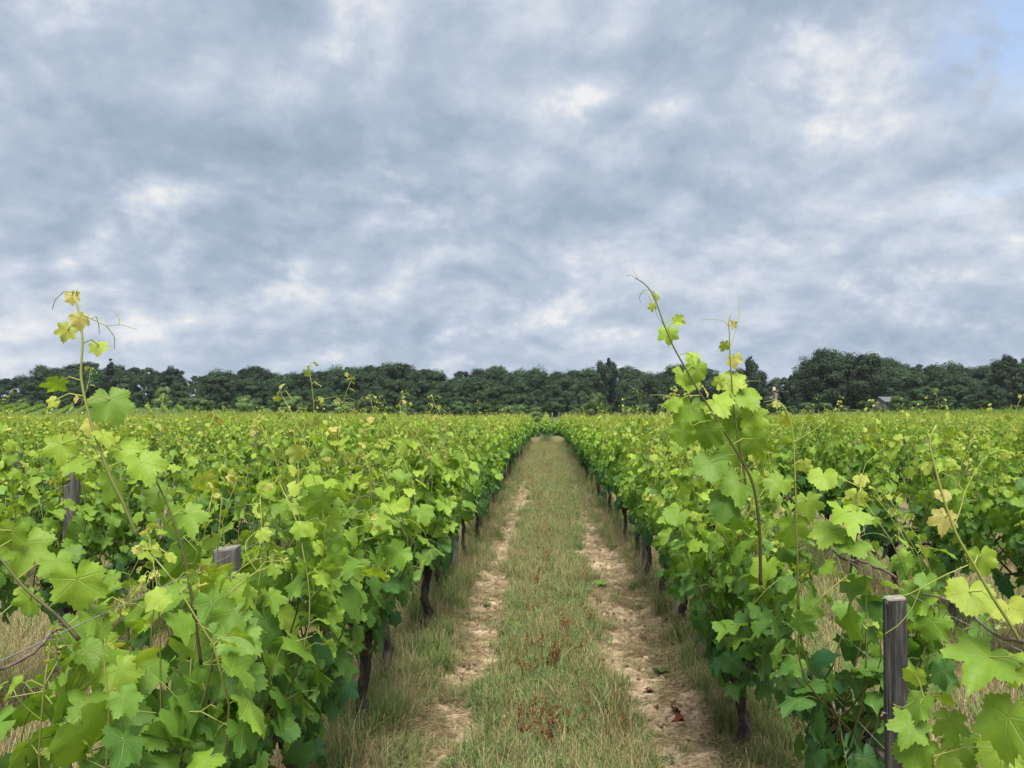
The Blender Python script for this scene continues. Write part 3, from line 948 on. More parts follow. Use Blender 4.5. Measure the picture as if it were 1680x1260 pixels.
# ------------------------------------------------------------------ scattering for what nobody could count
def scatter(name, pts, rot, scl, idx, meshes, label, cat):
    n_ = len(pts)
    me = bpy.data.meshes.new(name)
    me.vertices.add(n_)
    me.vertices.foreach_set('co', np.asarray(pts, np.float32).ravel())
    for an, ty, arr, fld in (('rot', 'FLOAT_VECTOR', rot, 'vector'), ('scl', 'FLOAT_VECTOR', scl, 'vector')):
        a = me.attributes.new(an, ty, 'POINT'); a.data.foreach_set(fld, np.asarray(arr, np.float32).ravel())
    a = me.attributes.new('idx', 'INT', 'POINT'); a.data.foreach_set('value', np.asarray(idx, np.int32))
    o = link(bpy.data.objects.new(name, me))
    src = bpy.data.collections.new(name + '_source')
    for i, m__ in enumerate(meshes):
        ob = bpy.data.objects.new(f'{name}_piece_{i:02d}', m__)
        src.objects.link(ob)
    ng = bpy.data.node_groups.new(name + '_scatter', 'GeometryNodeTree')
    ng.interface.new_socket('Geometry', in_out='INPUT', socket_type='NodeSocketGeometry')
    ng.interface.new_socket('Geometry', in_out='OUTPUT', socket_type='NodeSocketGeometry')
    N = ng.nodes; L = ng.links
    gi, go = N.new('NodeGroupInput'), N.new('NodeGroupOutput')
    ci = N.new('GeometryNodeCollectionInfo')
    ci.inputs['Collection'].default_value = src
    ci.inputs['Separate Children'].default_value = True
    ci.inputs['Reset Children'].default_value = True
    ip = N.new('GeometryNodeInstanceOnPoints')
    ip.inputs['Pick Instance'].default_value = True
    for an, ty, sk in (('rot', 'FLOAT_VECTOR', 'Rotation'), ('scl', 'FLOAT_VECTOR', 'Scale'), ('idx', 'INT', 'Instance Index')):
        na = N.new('GeometryNodeInputNamedAttribute'); na.data_type = ty
        na.inputs['Name'].default_value = an
        L.new(na.outputs['Attribute'], ip.inputs[sk])
    L.new(gi.outputs[0], ip.inputs['Points'])
    L.new(ci.outputs[0], ip.inputs['Instance'])
    L.new(ip.outputs[0], go.inputs[0])
    md = o.modifiers.new('scatter', 'NODES')
    md.node_group = ng
    tag(o, label, cat, kind='stuff')
    return o


# the rest of the vineyard: block end, the next block, and the hillside plots
pts = [(x, y, float(ground_z(x, y)), 0.0, 1.0) for x, y in FAR]
g = np.random.default_rng(77)
for r_ in range(-40, 41):                                  # next block, rows shifted by half an alley
    X = LX0 + SP * 0.5 + SP * r_
    y = 44.6 + g.uniform(0, 0.5)
    while y < 97:
        x = X + g.normal(0, 0.05)
        if -0.745 * y - 1 < x < 0.655 * y + 1:
            pts.append((x, y, float(rise(x, y)), g.normal(0, 0.1), g.uniform(0.92, 1.08)))
        y += VSP
for x in np.arange(-9, 9, 0.62):                          # the headland row that closes the path
    for yy in (42.5, 43.1):
        pts.append((x + g.normal(0, 0.08), yy + g.normal(0, 0.1), 0.0, math.pi / 2 + g.normal(0, 0.2), g.uniform(0.86, 1.0)))
for (xa, xb, ya, yb, dirx, gap) in [(-128, -66, 108, 158, -0.55, 3.2), (-62, -24, 108, 136, 0.45, 2.9), (48, 120, 112, 140, 0.1, 2.6)]:
    x0 = xa - 40
    while x0 < xb + 40:
        y = ya
        while y < yb:
            x = x0 + dirx * (y - ya)
            if xa < x < xb:
                pts.append((x, y, float(rise(x, y)), -math.atan(dirx) + g.normal(0, 0.1), g.uniform(0.9, 1.1)))
            y += 1.05
        x0 += gap
pts = np.array(pts)
n_ = len(pts)
rz = pts[:, 3] + np.pi * g.integers(0, 2, n_)
scatter('distant_vines', pts[:, :3], np.stack([rz * 0, rz * 0, rz], 1), np.stack([g.uniform(0.72, 0.95, n_), np.ones(n_), pts[:, 4]], 1), g.integers(0, 10, n_), [v_[1] for v_ in VARS],
        'mass of distant vine rows filling the vineyard before the wood', 'vineyard')

# ------------------------------------------------------------------ trellis posts and wires
def post(x, y, h, wdt, label, lean=(0, 0), group='wooden trellis posts', mat=None, rz_=None):
    z0 = float(ground_z(x, y))
    root = tag(empty('wooden_post', (x, y, z0)), label, 'post', group)
    root.rotation_euler = (lean[0], lean[1], random.uniform(-0.25, 0.25) if rz_ is None else rz_)
    b = MB()
    hw = wdt / 2; c = hw * 0.16
    prof = [(-hw + c, -hw), (hw - c, -hw), (hw, -hw + c), (hw, hw - c), (hw - c, hw), (-hw + c, hw), (-hw, hw - c), (-hw, -hw + c)]
    zs = np.linspace(-0.15, h, 9)
    vs = []
    for i, z in enumerate(zs):
        tp = 1 - 0.05 * i / 8
        for q, (a, b_) in enumerate(prof):
            vs.append((a * tp + random.gauss(0, 0.0012), b_ * tp + random.gauss(0, 0.0012), z + (a * 0.12 if i == 8 else 0)))
    fs = []
    for i in range(8):
        for q in range(8):
            fs.append([i * 8 + q, i * 8 + (q + 1) % 8, (i + 1) * 8 + (q + 1) % 8, (i + 1) * 8 + q])
    b.add(vs, fs, 0, None, False)
    b.obj('shaft', [mat or M_WOOD], root)
    tb = MB()
    tv = [(a * 0.97 * 0.95, b_ * 0.97 * 0.95, h + 0.004 + a * 0.12) for a, b_ in prof] + [(a * 0.93, b_ * 0.93, h - 0.01 + a * .12) for a, b_ in prof]
    tb.add(tv, [list(range(8))] + [[q + 8, (q + 1) % 8 + 8, (q + 1) % 8, q] for q in range(8)], 0, None, False)
    tb.obj('sawn_top', [M_WOODTOP], root)
    nb = MB()
    for sgn in (-1, 1):
        nb.tube([(sgn * hw * 0.9, 0, h * 0.70), (sgn * (hw + 0.010), 0, h * 0.70 + 0.002)], [0.0025, 0.003], 6)
    nb.obj('nail', [M_WIRE], root)
    return root


PSP = 5.7
for key, X in rows:
    first = post_first if key[1] == 0 else 2.25 + (key[1] * 2.3 % PSP)
    y = first
    np_ = 0
    while y < BLOCK_END:
        if -0.72 * y - 0.1 < X < 0.63 * y + 0.1 or (key[1] == 0 and np_ == 0):
            np_ += 1
            if key == ('R', 0) and np_ == 1:
                post(X - 0.05, y, 1.075, 0.053, 'dark square wooden post standing clear beside yellow-green leaves', (0.0, R(0.4)), mat=M_WOODD, rz_=R(-8))
            elif key == ('L', 0) and np_ == 1:
                post(X - 0.02, y, 1.20, 0.07, 'grey wooden post half hidden by leaves below the tall pale shoot', (0, 0))
            elif key[1] == 0:
                hh = 1.15
                post(X + random.gauss(0, 0.02), y, hh, 0.07, f'{ORD[np_]} weathered post down the {row_name(key)}', (random.gauss(0, 0.02), random.gauss(0, 0.02)))
            else:
                post(X + random.gauss(0, 0.02), y, random.uniform(1.12, 1.34), random.uniform(0.055, 0.075), f'weathered grey post among leaves in the {row_name(key)}', (random.gauss(0, 0.03), random.gauss(0, 0.03)))
        y += PSP

for key, X in rows:
    if key[1] > 3: continue
    for wn, hgt in (('low', 0.55), ('middle', 0.80), ('top', 1.10 if key[1] == 0 else 1.16)):
        ys = np.arange(0.2, BLOCK_END + 0.1, PSP / 6)
        ph = (ys - (post_first if key[1] == 0 else 2.25 + (key[1] * 2.3 % PSP))) / PSP
        sag = -0.02 * np.sin(np.pi * (ph - np.floor(ph)))
        off = 0.036 if wn != 'top' else 0.0
        hq = hgt if not (wn == 'top' and key == ('L', 0)) else 1.18
        p = np.stack([X + off + np.zeros_like(ys), ys, ground_z(np.full_like(ys, X), ys) + hq + sag], 1)
        b = MB()
        b.tube(p, 0.0012, 4)
        o = b.obj('trellis_wire', [M_WIRE])
        tag(o, f'thin {wn} trellis wire strung along the {row_name(key)}', 'wire', 'trellis wires')

# old bark-covered canes left twisted round the top wire, parts of their vines
def old_cane(X, y0, y1, h, near_y, key):
    ys = np.linspace(y0, y1, 26)
    a = np.linspace(0, 9, 26)
    p = np.stack([X + 0.012 * np.cos(a), ys, h + 0.012 * np.sin(a) + rng.normal(0, 0.002, 26)], 1)
    best = None
    for o in COL.objects:
        if o.name.startswith('grape_vine') and o.type == 'EMPTY':
            d_ = math.hypot(o.location[0] - X, o.location[1] - near_y)
            if best is None or d_ < best[0]: best = (d_, o)
    root = best[1]
    b = MB()
    b.tube(p - np.array(root.location), np.linspace(0.0045, 0.0028, 26) * (1 + rng.normal(0, 0.12, 26)), 7, 0, None, True, 0.12)
    for i in range(10):
        s = p[int(rng.integers(2, 24))] - np.array(root.location)
        q = curl_tendril(rng, s, rng.normal(0, 1, 3), 0.06)
        b.tube(q, 0.001, 3, 0, None, False)
    b.obj('old_cane', [M_CANE], root)


zR, zL = float(ground_z(RX0, 2.4)), float(ground_z(LX0, 1.9))
old_cane(RX0, 2.36, 3.15, zR + 1.10, 2.9, 'R')
old_cane(RX0, 1.5, 2.15, zR + 1.095, 1.9, 'R')
old_cane(LX0, 1.1, 1.46, zL + 1.17, 1.9, 'L')
old_cane(LX0 - SP, 4.4, 5.2, float(ground_z(LX0 - SP, 4.8)) + 1.15, 4.8, 'L')
old_cane(RX0 + SP, 4.8, 5.8, float(ground_z(RX0 + SP, 5)) + 1.15, 5.3, 'R')


# ------------------------------------------------------------------ grass, straw and clods
def blade(b, g, base, h, lean, wdt, col, seg=3, seed_head=False):
    a = g.uniform(0, 6.283)
    d = np.array([math.cos(a), math.sin(a), 0]); s = np.array([-d[1], d[0], 0])
    vs = []
    for i in range(seg + 1):
        q = i / seg
        c = base + d * lean * h * q ** 1.8 + UP * h * (q - 0.35 * lean * q ** 2)
        ww = wdt * (1 - q) ** 0.7 + 0.0002
        if i == seg:
            vs.append(c)
        else:
            vs += [c - s * ww, c + s * ww]
    fs = []
    for i in range(seg - 1):
        fs.append([2 * i, 2 * i + 1, 2 * i + 3, 2 * i + 2])
    fs.append([2 * seg - 2, 2 * seg - 1, 2 * seg])
    b.add(vs, fs, 0, (*col, 1))
    if seed_head:
        tip = vs[-1]
        hd = norm(np.array([d[0] * lean, d[1] * lean, 1.0]))
        L = h * g.uniform(0.12, 0.22)
        b.add([tip, tip + hd * L * .5 + s * wdt * 1.5, tip + hd * L, tip + hd * L * .5 - s * wdt * 1.5], [[0, 1, 2, 3]], 0, (col[0] * 1.1, col[1] * 0.98, col[2] * 0.9, 1))


def tuft(seed, n_, h, rad, lean, wdt, cols, sh=0.0):
    g = np.random.default_rng(seed)
    b = MB()
    for i in range(n_):
        a, r__ = g.uniform(0, 6.283), rad * math.sqrt(g.random())
        c = np.array(cols[int(g.integers(0, len(cols)))]) * g.uniform(0.75, 1.25)
        blade(b, g, np.array([math.cos(a) * r__, math.sin(a) * r__, -0.01]), g.uniform(*h), g.uniform(*lean), wdt * g.uniform(0.7, 1.3), c, 3, g.random() < sh)
    return b.mesh('tuft', [M_GRASS])


def litter(seed, n_, L, rad, cols):
    g = np.random.default_rng(seed)
    b = MB()
    for i in range(n_):
        c = np.array(cols[int(g.integers(0, len(cols)))]) * g.uniform(0.6, 1.3)
        a = g.normal(0, 0.75)
        l = g.uniform(*L)
        o_ = np.array([g.normal(0, rad), g.normal(0, rad), g.uniform(0.001, 0.014)])
        d = np.array([math.cos(a), math.sin(a), g.normal(0, 0.08)]); s = np.array([-d[1], d[0], 0]) * g.uniform(0.0008, 0.002)
        mid_ = o_ + d * l * 0.5 + np.array([0, 0, g.uniform(0, 0.012)])
        b.add([o_ - s, o_ + s, mid_ + s, mid_ - s, o_ + d * l], [[0, 1, 2, 3], [3, 2, 4]], 0, (*c, 1))
    return b.mesh('straw', [M_GRASS])


GRN = [(0.11, 0.20, 0.055), (0.145, 0.235, 0.065), (0.085, 0.175, 0.06), (0.22, 0.26, 0.10)]
GRD = [(0.28, 0.26, 0.12), (0.38, 0.32, 0.17), (0.19, 0.21, 0.08)]
DRY = [(0.47, 0.38, 0.22), (0.38, 0.29, 0.16), (0.54, 0.44, 0.27), (0.30, 0.27, 0.13)]
RED = [(0.13, 0.045, 0.02), (0.19, 0.065, 0.03)]
TUFTS = []
for i in range(4): TUFTS.append(tuft(10 + i, 30, (0.04, 0.15), 0.055, (0.2, 1.1), 0.0018, GRN + [GRD[0]]))            # 0-3 short green
for i in range(3): TUFTS.append(tuft(30 + i, 26, (0.06, 0.19), 0.06, (0.1, 1.2), 0.0014, GRD + DRY[:2] + GRN[:1], 0.25))     # 4-6 mixed
for i in range(3): TUFTS.append(tuft(50 + i, 24, (0.06, 0.26), 0.07, (0.1, 1.3), 0.0013, DRY, 0.4))                    # 7-9 dry
for i in range(2): TUFTS.append(tuft(70 + i, 60, (0.16, 0.38), 0.06, (0.3, 1.0), 0.0020, GRN[:2] + [(0.15, 0.19, 0.05), (0.2, 0.2, 0.08)]))  # 10-11 tall clumps
for i in range(3): TUFTS.append(litter(90 + i, 26, (0.05, 0.16), 0.06, DRY + [(0.11, 0.075, 0.04)]))                      # 12-14 straw
for i in range(2): TUFTS.append(tuft(80 + i, 14, (0.08, 0.18), 0.03, (0.1, 0.5), 0.0014, RED + [DRY[1]], 0.8))           # 15-16 rusty stalks

def patch(seed):
    g = np.random.default_rng(seed)
    b = MB()
    for i in range(22):
        c = np.array([g.normal(0, 0.035), g.normal(0, 0.035), g.uniform(0.01, 0.05)])
        a = g.uniform(0, 6.28); L = g.uniform(0.010, 0.024)
        d = np.array([math.cos(a), math.sin(a), g.normal(0, 0.3)]); s_ = np.array([-d[1], d[0], g.normal(0, 0.3)]) * 0.42
        cc = np.array(GRN[int(g.integers(0, 3))]) * g.uniform(0.7, 1.2)
        b.add([c - d * L, c - s_ * L, c + d * L, c + s_ * L], [[0, 1, 2, 3]], 0, (*cc, 1))
    return b.mesh('weed_patch', [M_GRASS])


for i in range(3): TUFTS.append(patch(880 + i))                                                                          # 17-19 low weeds
g = np.random.default_rng(4242)
PT, IX, SC, RT = [], [], [], []


def sow(n_, x0, x1, y0, y1, choose, sc=(0.8, 1.25), keep=None):
    x = g.uniform(x0, x1, n_); y = g.uniform(y0, y1, n_)
    ok = (-0.74 * y - 0.3 < x) & (x < 0.65 * y + 0.3)
    if keep is not None: ok &= keep(x, y)
    x, y = x[ok], y[ok]
    for xx, yy in zip(x, y):
        ix = choose(xx, yy)
        if ix is None: continue
        s = g.uniform(*sc)
        if choose is ch_main and 4 <= ix <= 9 and abs(float(alley(xx))) > 0.45: s *= g.uniform(0.55, 1.1)
        PT.append((xx, yy)); IX.append(ix); SC.append(s)
        RT.append(g.normal(0, 0.25) if 12 <= ix <= 14 else g.uniform(0, 6.28))


def ch_main(x, y):
    """the path between the two rows beside the camera"""
    m__ = float(rut_mask(x, y))
    e = abs(float(alley(x)))
    if g.random() < m__ * 0.96:
        return int(g.integers(12, 15)) if g.random() < (0.4 if x < 0.1 else 0.14 + 0.5 * float(fbm(x, y, 2.5, 2, 91) > 0.52)) else None
    green = float(fbm(x, y, 1.6, 3, 33))
    if e > 0.80:
        if float(fbm(x, y, 1.9, 3, 71)) < 0.53 and g.random() < 0.8: return int(g.integers(12, 15)) if g.random() < 0.5 else (int(g.integers(0, 4)) if g.random() < 0.4 else None)
        r__ = g.random()
        if r__ < 0.035: return int(g.integers(10, 12))
        return int(g.integers(7, 10)) if r__ < 0.22 else (int(g.integers(4, 7)) if r__ < 0.55 else (int(g.integers(12, 15)) if r__ < 0.9 else int(g.integers(0, 4))))
    if g.random() < 0.05: return int(g.integers(17, 20))
    if e > 0.5:
        r__ = g.random()
        return int(g.integers(12, 15)) if r__ < 0.34 else (int(g.integers(4, 7)) if r__ < 0.56 else (int(g.integers(0, 4)) if r__ < 0.93 else int(g.integers(7, 10))))
    if g.random() < 0.03: return int(g.integers(17, 20))
    r__ = g.random() + (green - 0.5) * 1.3
    if r__ > 0.40: return int(g.integers(0, 4))
    if g.random() < (0.30 if float(fbm(x, y, 2.2, 2, 55)) > 0.58 else 0.05): return int(g.integers(15, 17))
    return int(g.integers(4, 7)) if g.random() < 0.75 else int(g.integers(12, 15))


def ch_side(x, y):
    r__ = g.random()
    if r__ < 0.05: return int(g.integers(10, 12))
    if r__ < 0.50: return int(g.integers(7, 10))
    if r__ < 0.82: return int(g.integers(4, 7))
    if r__ < 0.9: return int(g.integers(12, 15))
    return int(g.integers(0, 4))


sow(8800, -1.1, 1.25, 3.3, 7.5, ch_main, (0.5, 1.15))
sow(6500, -1.1, 1.25, 7.5, 14, ch_main, (0.75, 1.2))
sow(6500, -1.1, 1.25, 14, 27, ch_main, (0.9, 1.5))
sow(3500, -1.1, 1.25, 27, 43, ch_main, (1.1, 1.8))
sow(9000, -7, -1.1, 2.0, 10, ch_side, (0.8, 1.3))
sow(9000, 1.25, 7, 2.0, 10, ch_side, (0.9, 1.45))
PT = np.array(PT); IX = np.array(IX); SC = np.array(SC)
# the dense tall clumps that stand beside the straw-strewn rut
for (px, py) in [(700, 1075), (720, 1045), (690, 1020), (745, 1000), (715, 1100), (700, 985), (820, 880), (760, 960), (640, 1190)]:
    q = P(px, py, 5.0)
    d_ = -CAM[2] / (q[2] - CAM[2])
    gp = CAM + (q - CAM) * d_
    for _ in range(4):
        PT = np.vstack([PT, gp[:2] + g.normal(0, 0.05, 2)]); IX = np.append(IX, g.integers(10, 12)); SC = np.append(SC, g.uniform(0.55, 0.9)); RT.append(g.uniform(0, 6.28))
n_ = len(PT)
RT = np.array(RT)
print('tufts', n_)
scatter('grass', np.column_stack([PT, ground_z(PT[:, 0], PT[:, 1])]), np.stack([RT * 0, RT * 0, RT], 1), np.repeat(SC[:, None], 3, 1), IX, TUFTS,
        'green and dry grass with straw covering the alleys between the vine rows', 'grass')


def clod(seed):
    g = np.random.default_rng(seed)
    b = MB()
    vs, fs = [], []
    for i in range(4):
        th = math.pi * i / 3
        for j in range(6):
            a = j * math.pi / 3
            r__ = g.uniform(0.7, 1.2)
            vs.append((math.sin(th) * math.cos(a) * r__, math.sin(th) * math.sin(a) * r__ * 0.8, math.cos(th) * 0.55 * r__))
    for i in range(3):
        for j in range(6):
            fs.append([i * 6 + j, (i + 1) * 6 + j, (i + 1) * 6 + (j + 1) % 6, i * 6 + (j + 1) % 6])
    b.add(vs, fs, 0, None, False)
    return b.mesh('clod', [M_CLOD])


M_CLOD = plain_mat('dry_clay', [(0.3, (0.20, 0.145, 0.09)), (0.7, (0.44, 0.34, 0.225))], 3.0, 0.95, (1, 1, 1), 0.4, 0.05)
x = g.uniform(-0.9, 1.0, 9000); y = g.uniform(3.3, 13, 9000)
mk = rut_mask(x, y)
ok = g.random(9000) < np.clip(mk, 0, 1) * 0.85
x, y = x[ok], y[ok]
n_ = len(x)
s = 0.006 + 0.022 * g.random(n_) ** 3
scatter('clay_clods', np.column_stack([x, y, ground_z(x, y) + s * 0.2]), g.uniform(-0.4, 3, (n_, 3)), np.repeat(s[:, None], 3, 1), g.integers(0, 4, n_), [clod(i) for i in range(4)],
        'small clods of dry clay strewn along the wheel ruts', 'clods')


# ------------------------------------------------------------------ weeds and withered leaves on the path
M_WEED = attr_mat('weed_leaves', 0.6, 0.25, 0.2)


def gpos(px, py):
    q = P(px, py, 5.0)
    gp = CAM + (q - CAM) * (-CAM[2] / (q[2] - CAM[2]))
    return gp[0], gp[1], float(ground_z(gp[0], gp[1]))


def dock(px, py, sc, label, n_=7):
    g = np.random.default_rng(int(px * 7 + py))
    x, y, z = gpos(px, py)
    root = tag(empty('dock_weed', (x, y, z)), label, 'weed', 'rusty weeds gone to seed')
    for i in range(n_):
        b = MB()
        h = g.uniform(0.12, 0.26) * sc
        a = g.uniform(0, 6.28); ln = g.uniform(0.1, 0.7)
        q = np.linspace(0, 1, 7)
        p = np.stack([math.cos(a) * ln * h * q ** 1.4, math.sin(a) * ln * h * q ** 1.4, h * q - 0.01], 1) + np.array([g.normal(0, 0.02), g.normal(0, 0.02), 0])
        b.tube(p, np.linspace(0.002, 0.001, 7), 4, 0, (0.16, 0.07, 0.035, 1))
        for j in range(26):                                  # clusters of flat rusty seeds up the stalk
            c = p[int(g.integers(2, 7))] + g.normal(0, 0.008, 3)
            u, v_ = norm(g.normal(0, 1, 3)) * 0.006, norm(g.normal(0, 1, 3)) * 0.006
            cc = np.array([0.16, 0.048, 0.022]) * g.uniform(0.6, 1.5)
            b.add([c - u, c - v_, c + u, c + v_], [[0, 1, 2, 3]], 0, (*cc, 1))
        b.obj('seed_stalk', [M_WEED], root)


def rosette(px, py, sc, label, cols):
    g = np.random.default_rng(int(px * 5 + py))
    x, y, z = gpos(px, py)
    root = tag(empty('broadleaf_weed', (x, y, z)), label, 'weed', 'broadleaf weeds on the path')
    for i in range(8):
        a = i * 0.8 + g.normal(0, 0.2)
        L = g.uniform(0.05, 0.09) * sc
        d = np.array([math.cos(a), math.sin(a), 0]); s = np.array([-d[1], d[0], 0])
        b = MB()
        vs = []
        up = g.uniform(0.5, 1.2)
        for q, ww in ((0, .05), (.3, .32), (.6, .36), (.85, .2), (1, .02)):
            c = d * L * q + UP * (L * up * q * (1 - 0.55 * q) + 0.01)
            vs += [c - s * L * ww + UP * 0.004, c, c + s * L * ww + UP * 0.004]
        fs = []
        for r__ in range(4):
            o_ = r__ * 3
            fs += [[o_, o_ + 1, o_ + 4, o_ + 3], [o_ + 1, o_ + 2, o_ + 5, o_ + 4]]
        b.add(vs, fs, 0, (*(np.array(cols) * g.uniform(0.8, 1.25)), 1))
        b.obj('leaf', [M_WEED], root)


def withered(px, py, sc, label):
    g = np.random.default_rng(int(px * 3 + py))
    x, y, z = gpos(px, py)
    V, T, U = leaf_shape(24, 8, True, int(px), 1.2)
    V = V * np.array([1, 1, 1.6])
    V[:, 2] += 0.25 * np.abs(V[:, 0]) + g.normal(0, 0.06, len(V))
    V = V * 0.06 * sc
    V[:, 2] -= V[:, 2].min() - 0.002
    a = g.uniform(0, 6.28)
    me = raw_mesh('withered_leaf', V, T, [M_WITHER])
    o = link(bpy.data.objects.new('withered_leaf', me))
    o.location = (x, y, z + 0.006); o.rotation_euler = (g.normal(0, 0.15), g.normal(0, 0.15), a)
    tag(o, label, 'dead leaf', 'withered leaves on the clay')


M_WITHER = plain_mat('withered_leaf', [(0.3, (0.055, 0.012, 0.010)), (0.7, (0.21, 0.055, 0.035))], 30.0, 0.8, (1, 1, 1), 0.5, 0.005)
dock(905, 1095, 1.0, 'largest rust-red dock weed in the middle of the grass strip', 12)
dock(862, 1115, 0.8, 'leaning rusty dock weed beside the largest dock weed on the grass', 7)
dock(900, 1225, 0.9, 'dark rusty dock weed in the green grass closest to the path start', 10)
dock(925, 1040, 0.7, 'small rusty weed behind the largest dock weed on the grass strip', 7)
dock(970, 1022, 0.7, 'brown seed stalks at the grass edge beside the clay rut', 6)
dock(880, 965, 0.8, 'rusty weed patch further down the grass strip', 8)
dock(895, 925, 0.8, 'farthest rusty weed patch on the grass strip', 8)
dock(920, 1180, 0.6, 'short red-brown weed between two bigger dock weeds on the grass', 6)
for q_, (px, py) in enumerate([(878, 1180), (935, 1205), (850, 1205), (870, 1068), (945, 1075), (905, 1000), (868, 1010), (930, 985), (900, 890)]):
    dock(px, py, 0.6, 'small rust-brown weed with thin seed stalks among the grass of the path', 5)
rosette(985, 955, 1.0, 'bright green broadleaf weed on the edge of the clay rut', (0.13, 0.23, 0.04))
rosette(848, 1032, 0.9, 'bright green broadleaf weed at the edge of the grass strip', (0.13, 0.23, 0.04))
rosette(1085, 1095, 0.7, 'small dull green weed growing in the clay rut', (0.07, 0.12, 0.035))
rosette(1085, 1225, 1.0, 'grey-green weed at the near end of the clay rut', (0.09, 0.13, 0.06))
withered(1068, 1120, 1.1, 'crumpled dark red leaf lying farthest up the clay rut')
withered(1103, 1158, 1.0, 'curled dark red leaf between two others on the clay rut')
withered(1116, 1174, 0.8, 'small dark red leaf lying beside the curled one on the clay')


# ------------------------------------------------------------------ the wood beyond the vineyard
def crown_mesh(seed, kind):
    """many small leaf-clump faces spread over uneven lobes; nominal tree height 1"""
    g = np.random.default_rng(seed)
    lobes = []
    if kind == 'oak':
        for i in range(60):
            h = g.uniform(0.10, 0.93)
            prof = (0.75 + 0.25 * min(1, h / 0.4)) * math.sqrt(max(0.03, 1 - (max(0, h - 0.45) / 0.52) ** 2))
            a = g.uniform(0, 6.28); rr = prof * (0.30 + 0.10 * (seed % 3) / 2) * math.sqrt(g.uniform(0.15, 1.1))
            lobes.append((math.cos(a) * rr, math.sin(a) * rr, h, g.uniform(0.05, 0.15), g.uniform(0.6, 1.0)))
    elif kind == 'pine':
        for i in range(34):
            h = g.uniform(0.56, 0.96)
            prof = (1 - ((h - 0.72) / 0.30) ** 2)
            a = g.uniform(0, 6.28); rr = max(0.05, prof) * 0.30 * math.sqrt(g.uniform(0.1, 1))
            lobes.append((math.cos(a) * rr, math.sin(a) * rr, h, g.uniform(0.045, 0.10), g.uniform(0.6, 1.0)))
    elif kind == 'spruce':
        for i in range(46):
            h = g.uniform(0.12, 0.985)
            a = g.uniform(0, 6.28); rr = (1 - h) * 0.30
            lobes.append((math.cos(a) * rr, math.sin(a) * rr, h, 0.03 + 0.07 * (1 - h), 0.5))
    elif kind == 'ragged':
        for i in range(40):
            h = g.uniform(0.25, 0.97)
            prof = math.sin(min(1, (h + 0.02)) * math.pi) ** 0.8 + 0.12
            a = g.uniform(0, 6.28); rr = prof * 0.27 * math.sqrt(g.uniform(0.1, 1.2))
            lobes.append((math.cos(a) * rr, math.sin(a) * rr, h, g.uniform(0.035, 0.085), 1.2))
    else:                                                      # shrub and light_shrub
        for i in range(34):
            h = g.uniform(0.10, 0.85)
            prof = math.sqrt(max(0.02, 1 - ((h - 0.35) / 0.62) ** 2))
            a = g.uniform(0, 6.28); rr = prof * 0.50 * math.sqrt(g.uniform(0.1, 1))
            lobes.append((math.cos(a) * rr, math.sin(a) * rr, h, g.uniform(0.10, 0.18), 0.8))
    vs, ts, cs_ = [], [], []
    per = 210 if kind != 'spruce' else 70
    for (cx, cy, cz, r_, sq) in lobes:
        n_ = per
        d = norm(g.normal(0, 1, (n_, 3)))
        rad = r_ * (g.uniform(0.55, 1.18, n_))
        c = np.array([cx, cy, cz]) + d * rad[:, None] * np.array([1, 1, sq])
        nrm_ = norm(d + 0.6 * norm(np.array([cx, cy, cz - 0.45])) + g.normal(0, 0.35, (n_, 3)) + np.array([0, 0, 0.3]))
        t1 = norm(np.cross(nrm_, g.normal(0, 1, (n_, 3))))
        t2 = np.cross(nrm_, t1)
        s = g.uniform(0.008, 0.021, n_)[:, None] * (1.0 if 'shrub' not in kind else 1.5)
        tone = g.uniform(0.82, 1.2) * (0.85 + 0.3 * g.random(n_))
        j = lambda: g.uniform(0.6, 1.3, (n_, 1))
        q = np.stack([c - t1 * s * j(), c - t2 * s * j(), c + t1 * s * j(), c + t2 * s * j()], 1)
        base = len(vs) and sum(len(a_) for a_ in vs)
        vs.append(q.reshape(-1, 3))
        ts.append(np.arange(n_ * 4).reshape(n_, 4) + base)
        bc = {'oak': (0.032, 0.062, 0.025), 'pine': (0.022, 0.042, 0.024), 'spruce': (0.020, 0.042, 0.030), 'ragged': (0.032, 0.060, 0.030), 'shrub': (0.060, 0.105, 0.034), 'light_shrub': (0.105, 0.165, 0.050)}[kind]
        cc = np.array(bc)[None] * tone[:, None]
        cs_.append(np.repeat(np.column_stack([cc, np.ones(n_)]), 4, 0))
    me = raw_mesh('crown', np.concatenate(vs), np.concatenate(ts), [M_TREE], np.concatenate(cs_))
    return me, lobes


def bole_mesh(seed, kind, lobes):
    g = np.random.default_rng(seed)
    b = MB()
    top = {'oak': 0.62, 'pine': 0.86, 'spruce': 0.95, 'ragged': 0.85, 'shrub': 0.4, 'light_shrub': 0.4}[kind]
    q = np.linspace(0, 1, 8)
    p = np.stack([g.normal(0, 0.006, 8).cumsum(), g.normal(0, 0.006, 8).cumsum(), -0.02 + q * (top + 0.02)], 1)
    b.tube(p, np.linspace(0.024, 0.008, 8), 7)
    for i in range(0, len(lobes), 4):
        l = lobes[i]
        k_ = int(np.clip(l[2] / top * 7 - 2, 1, 6))
        b.tube([p[k_], (p[k_] + np.array(l[:3])) / 2 + np.array([0, 0, 0.01]), np.array(l[:3])], [0.009, 0.006, 0.002], 5)
    return b.mesh('trunk', [M_TBARK])


TV = {}
for kind, n_ in (('oak', 8), ('pine', 4), ('spruce', 1), ('ragged', 2), ('shrub', 3), ('light_shrub', 3)):
    TV[kind] = []
    for i in range(n_):
        cm, lb = crown_mesh(3000 + i * 17 + len(kind), kind)
        TV[kind].append((cm, bole_mesh(3500 + i, kind, lb)))

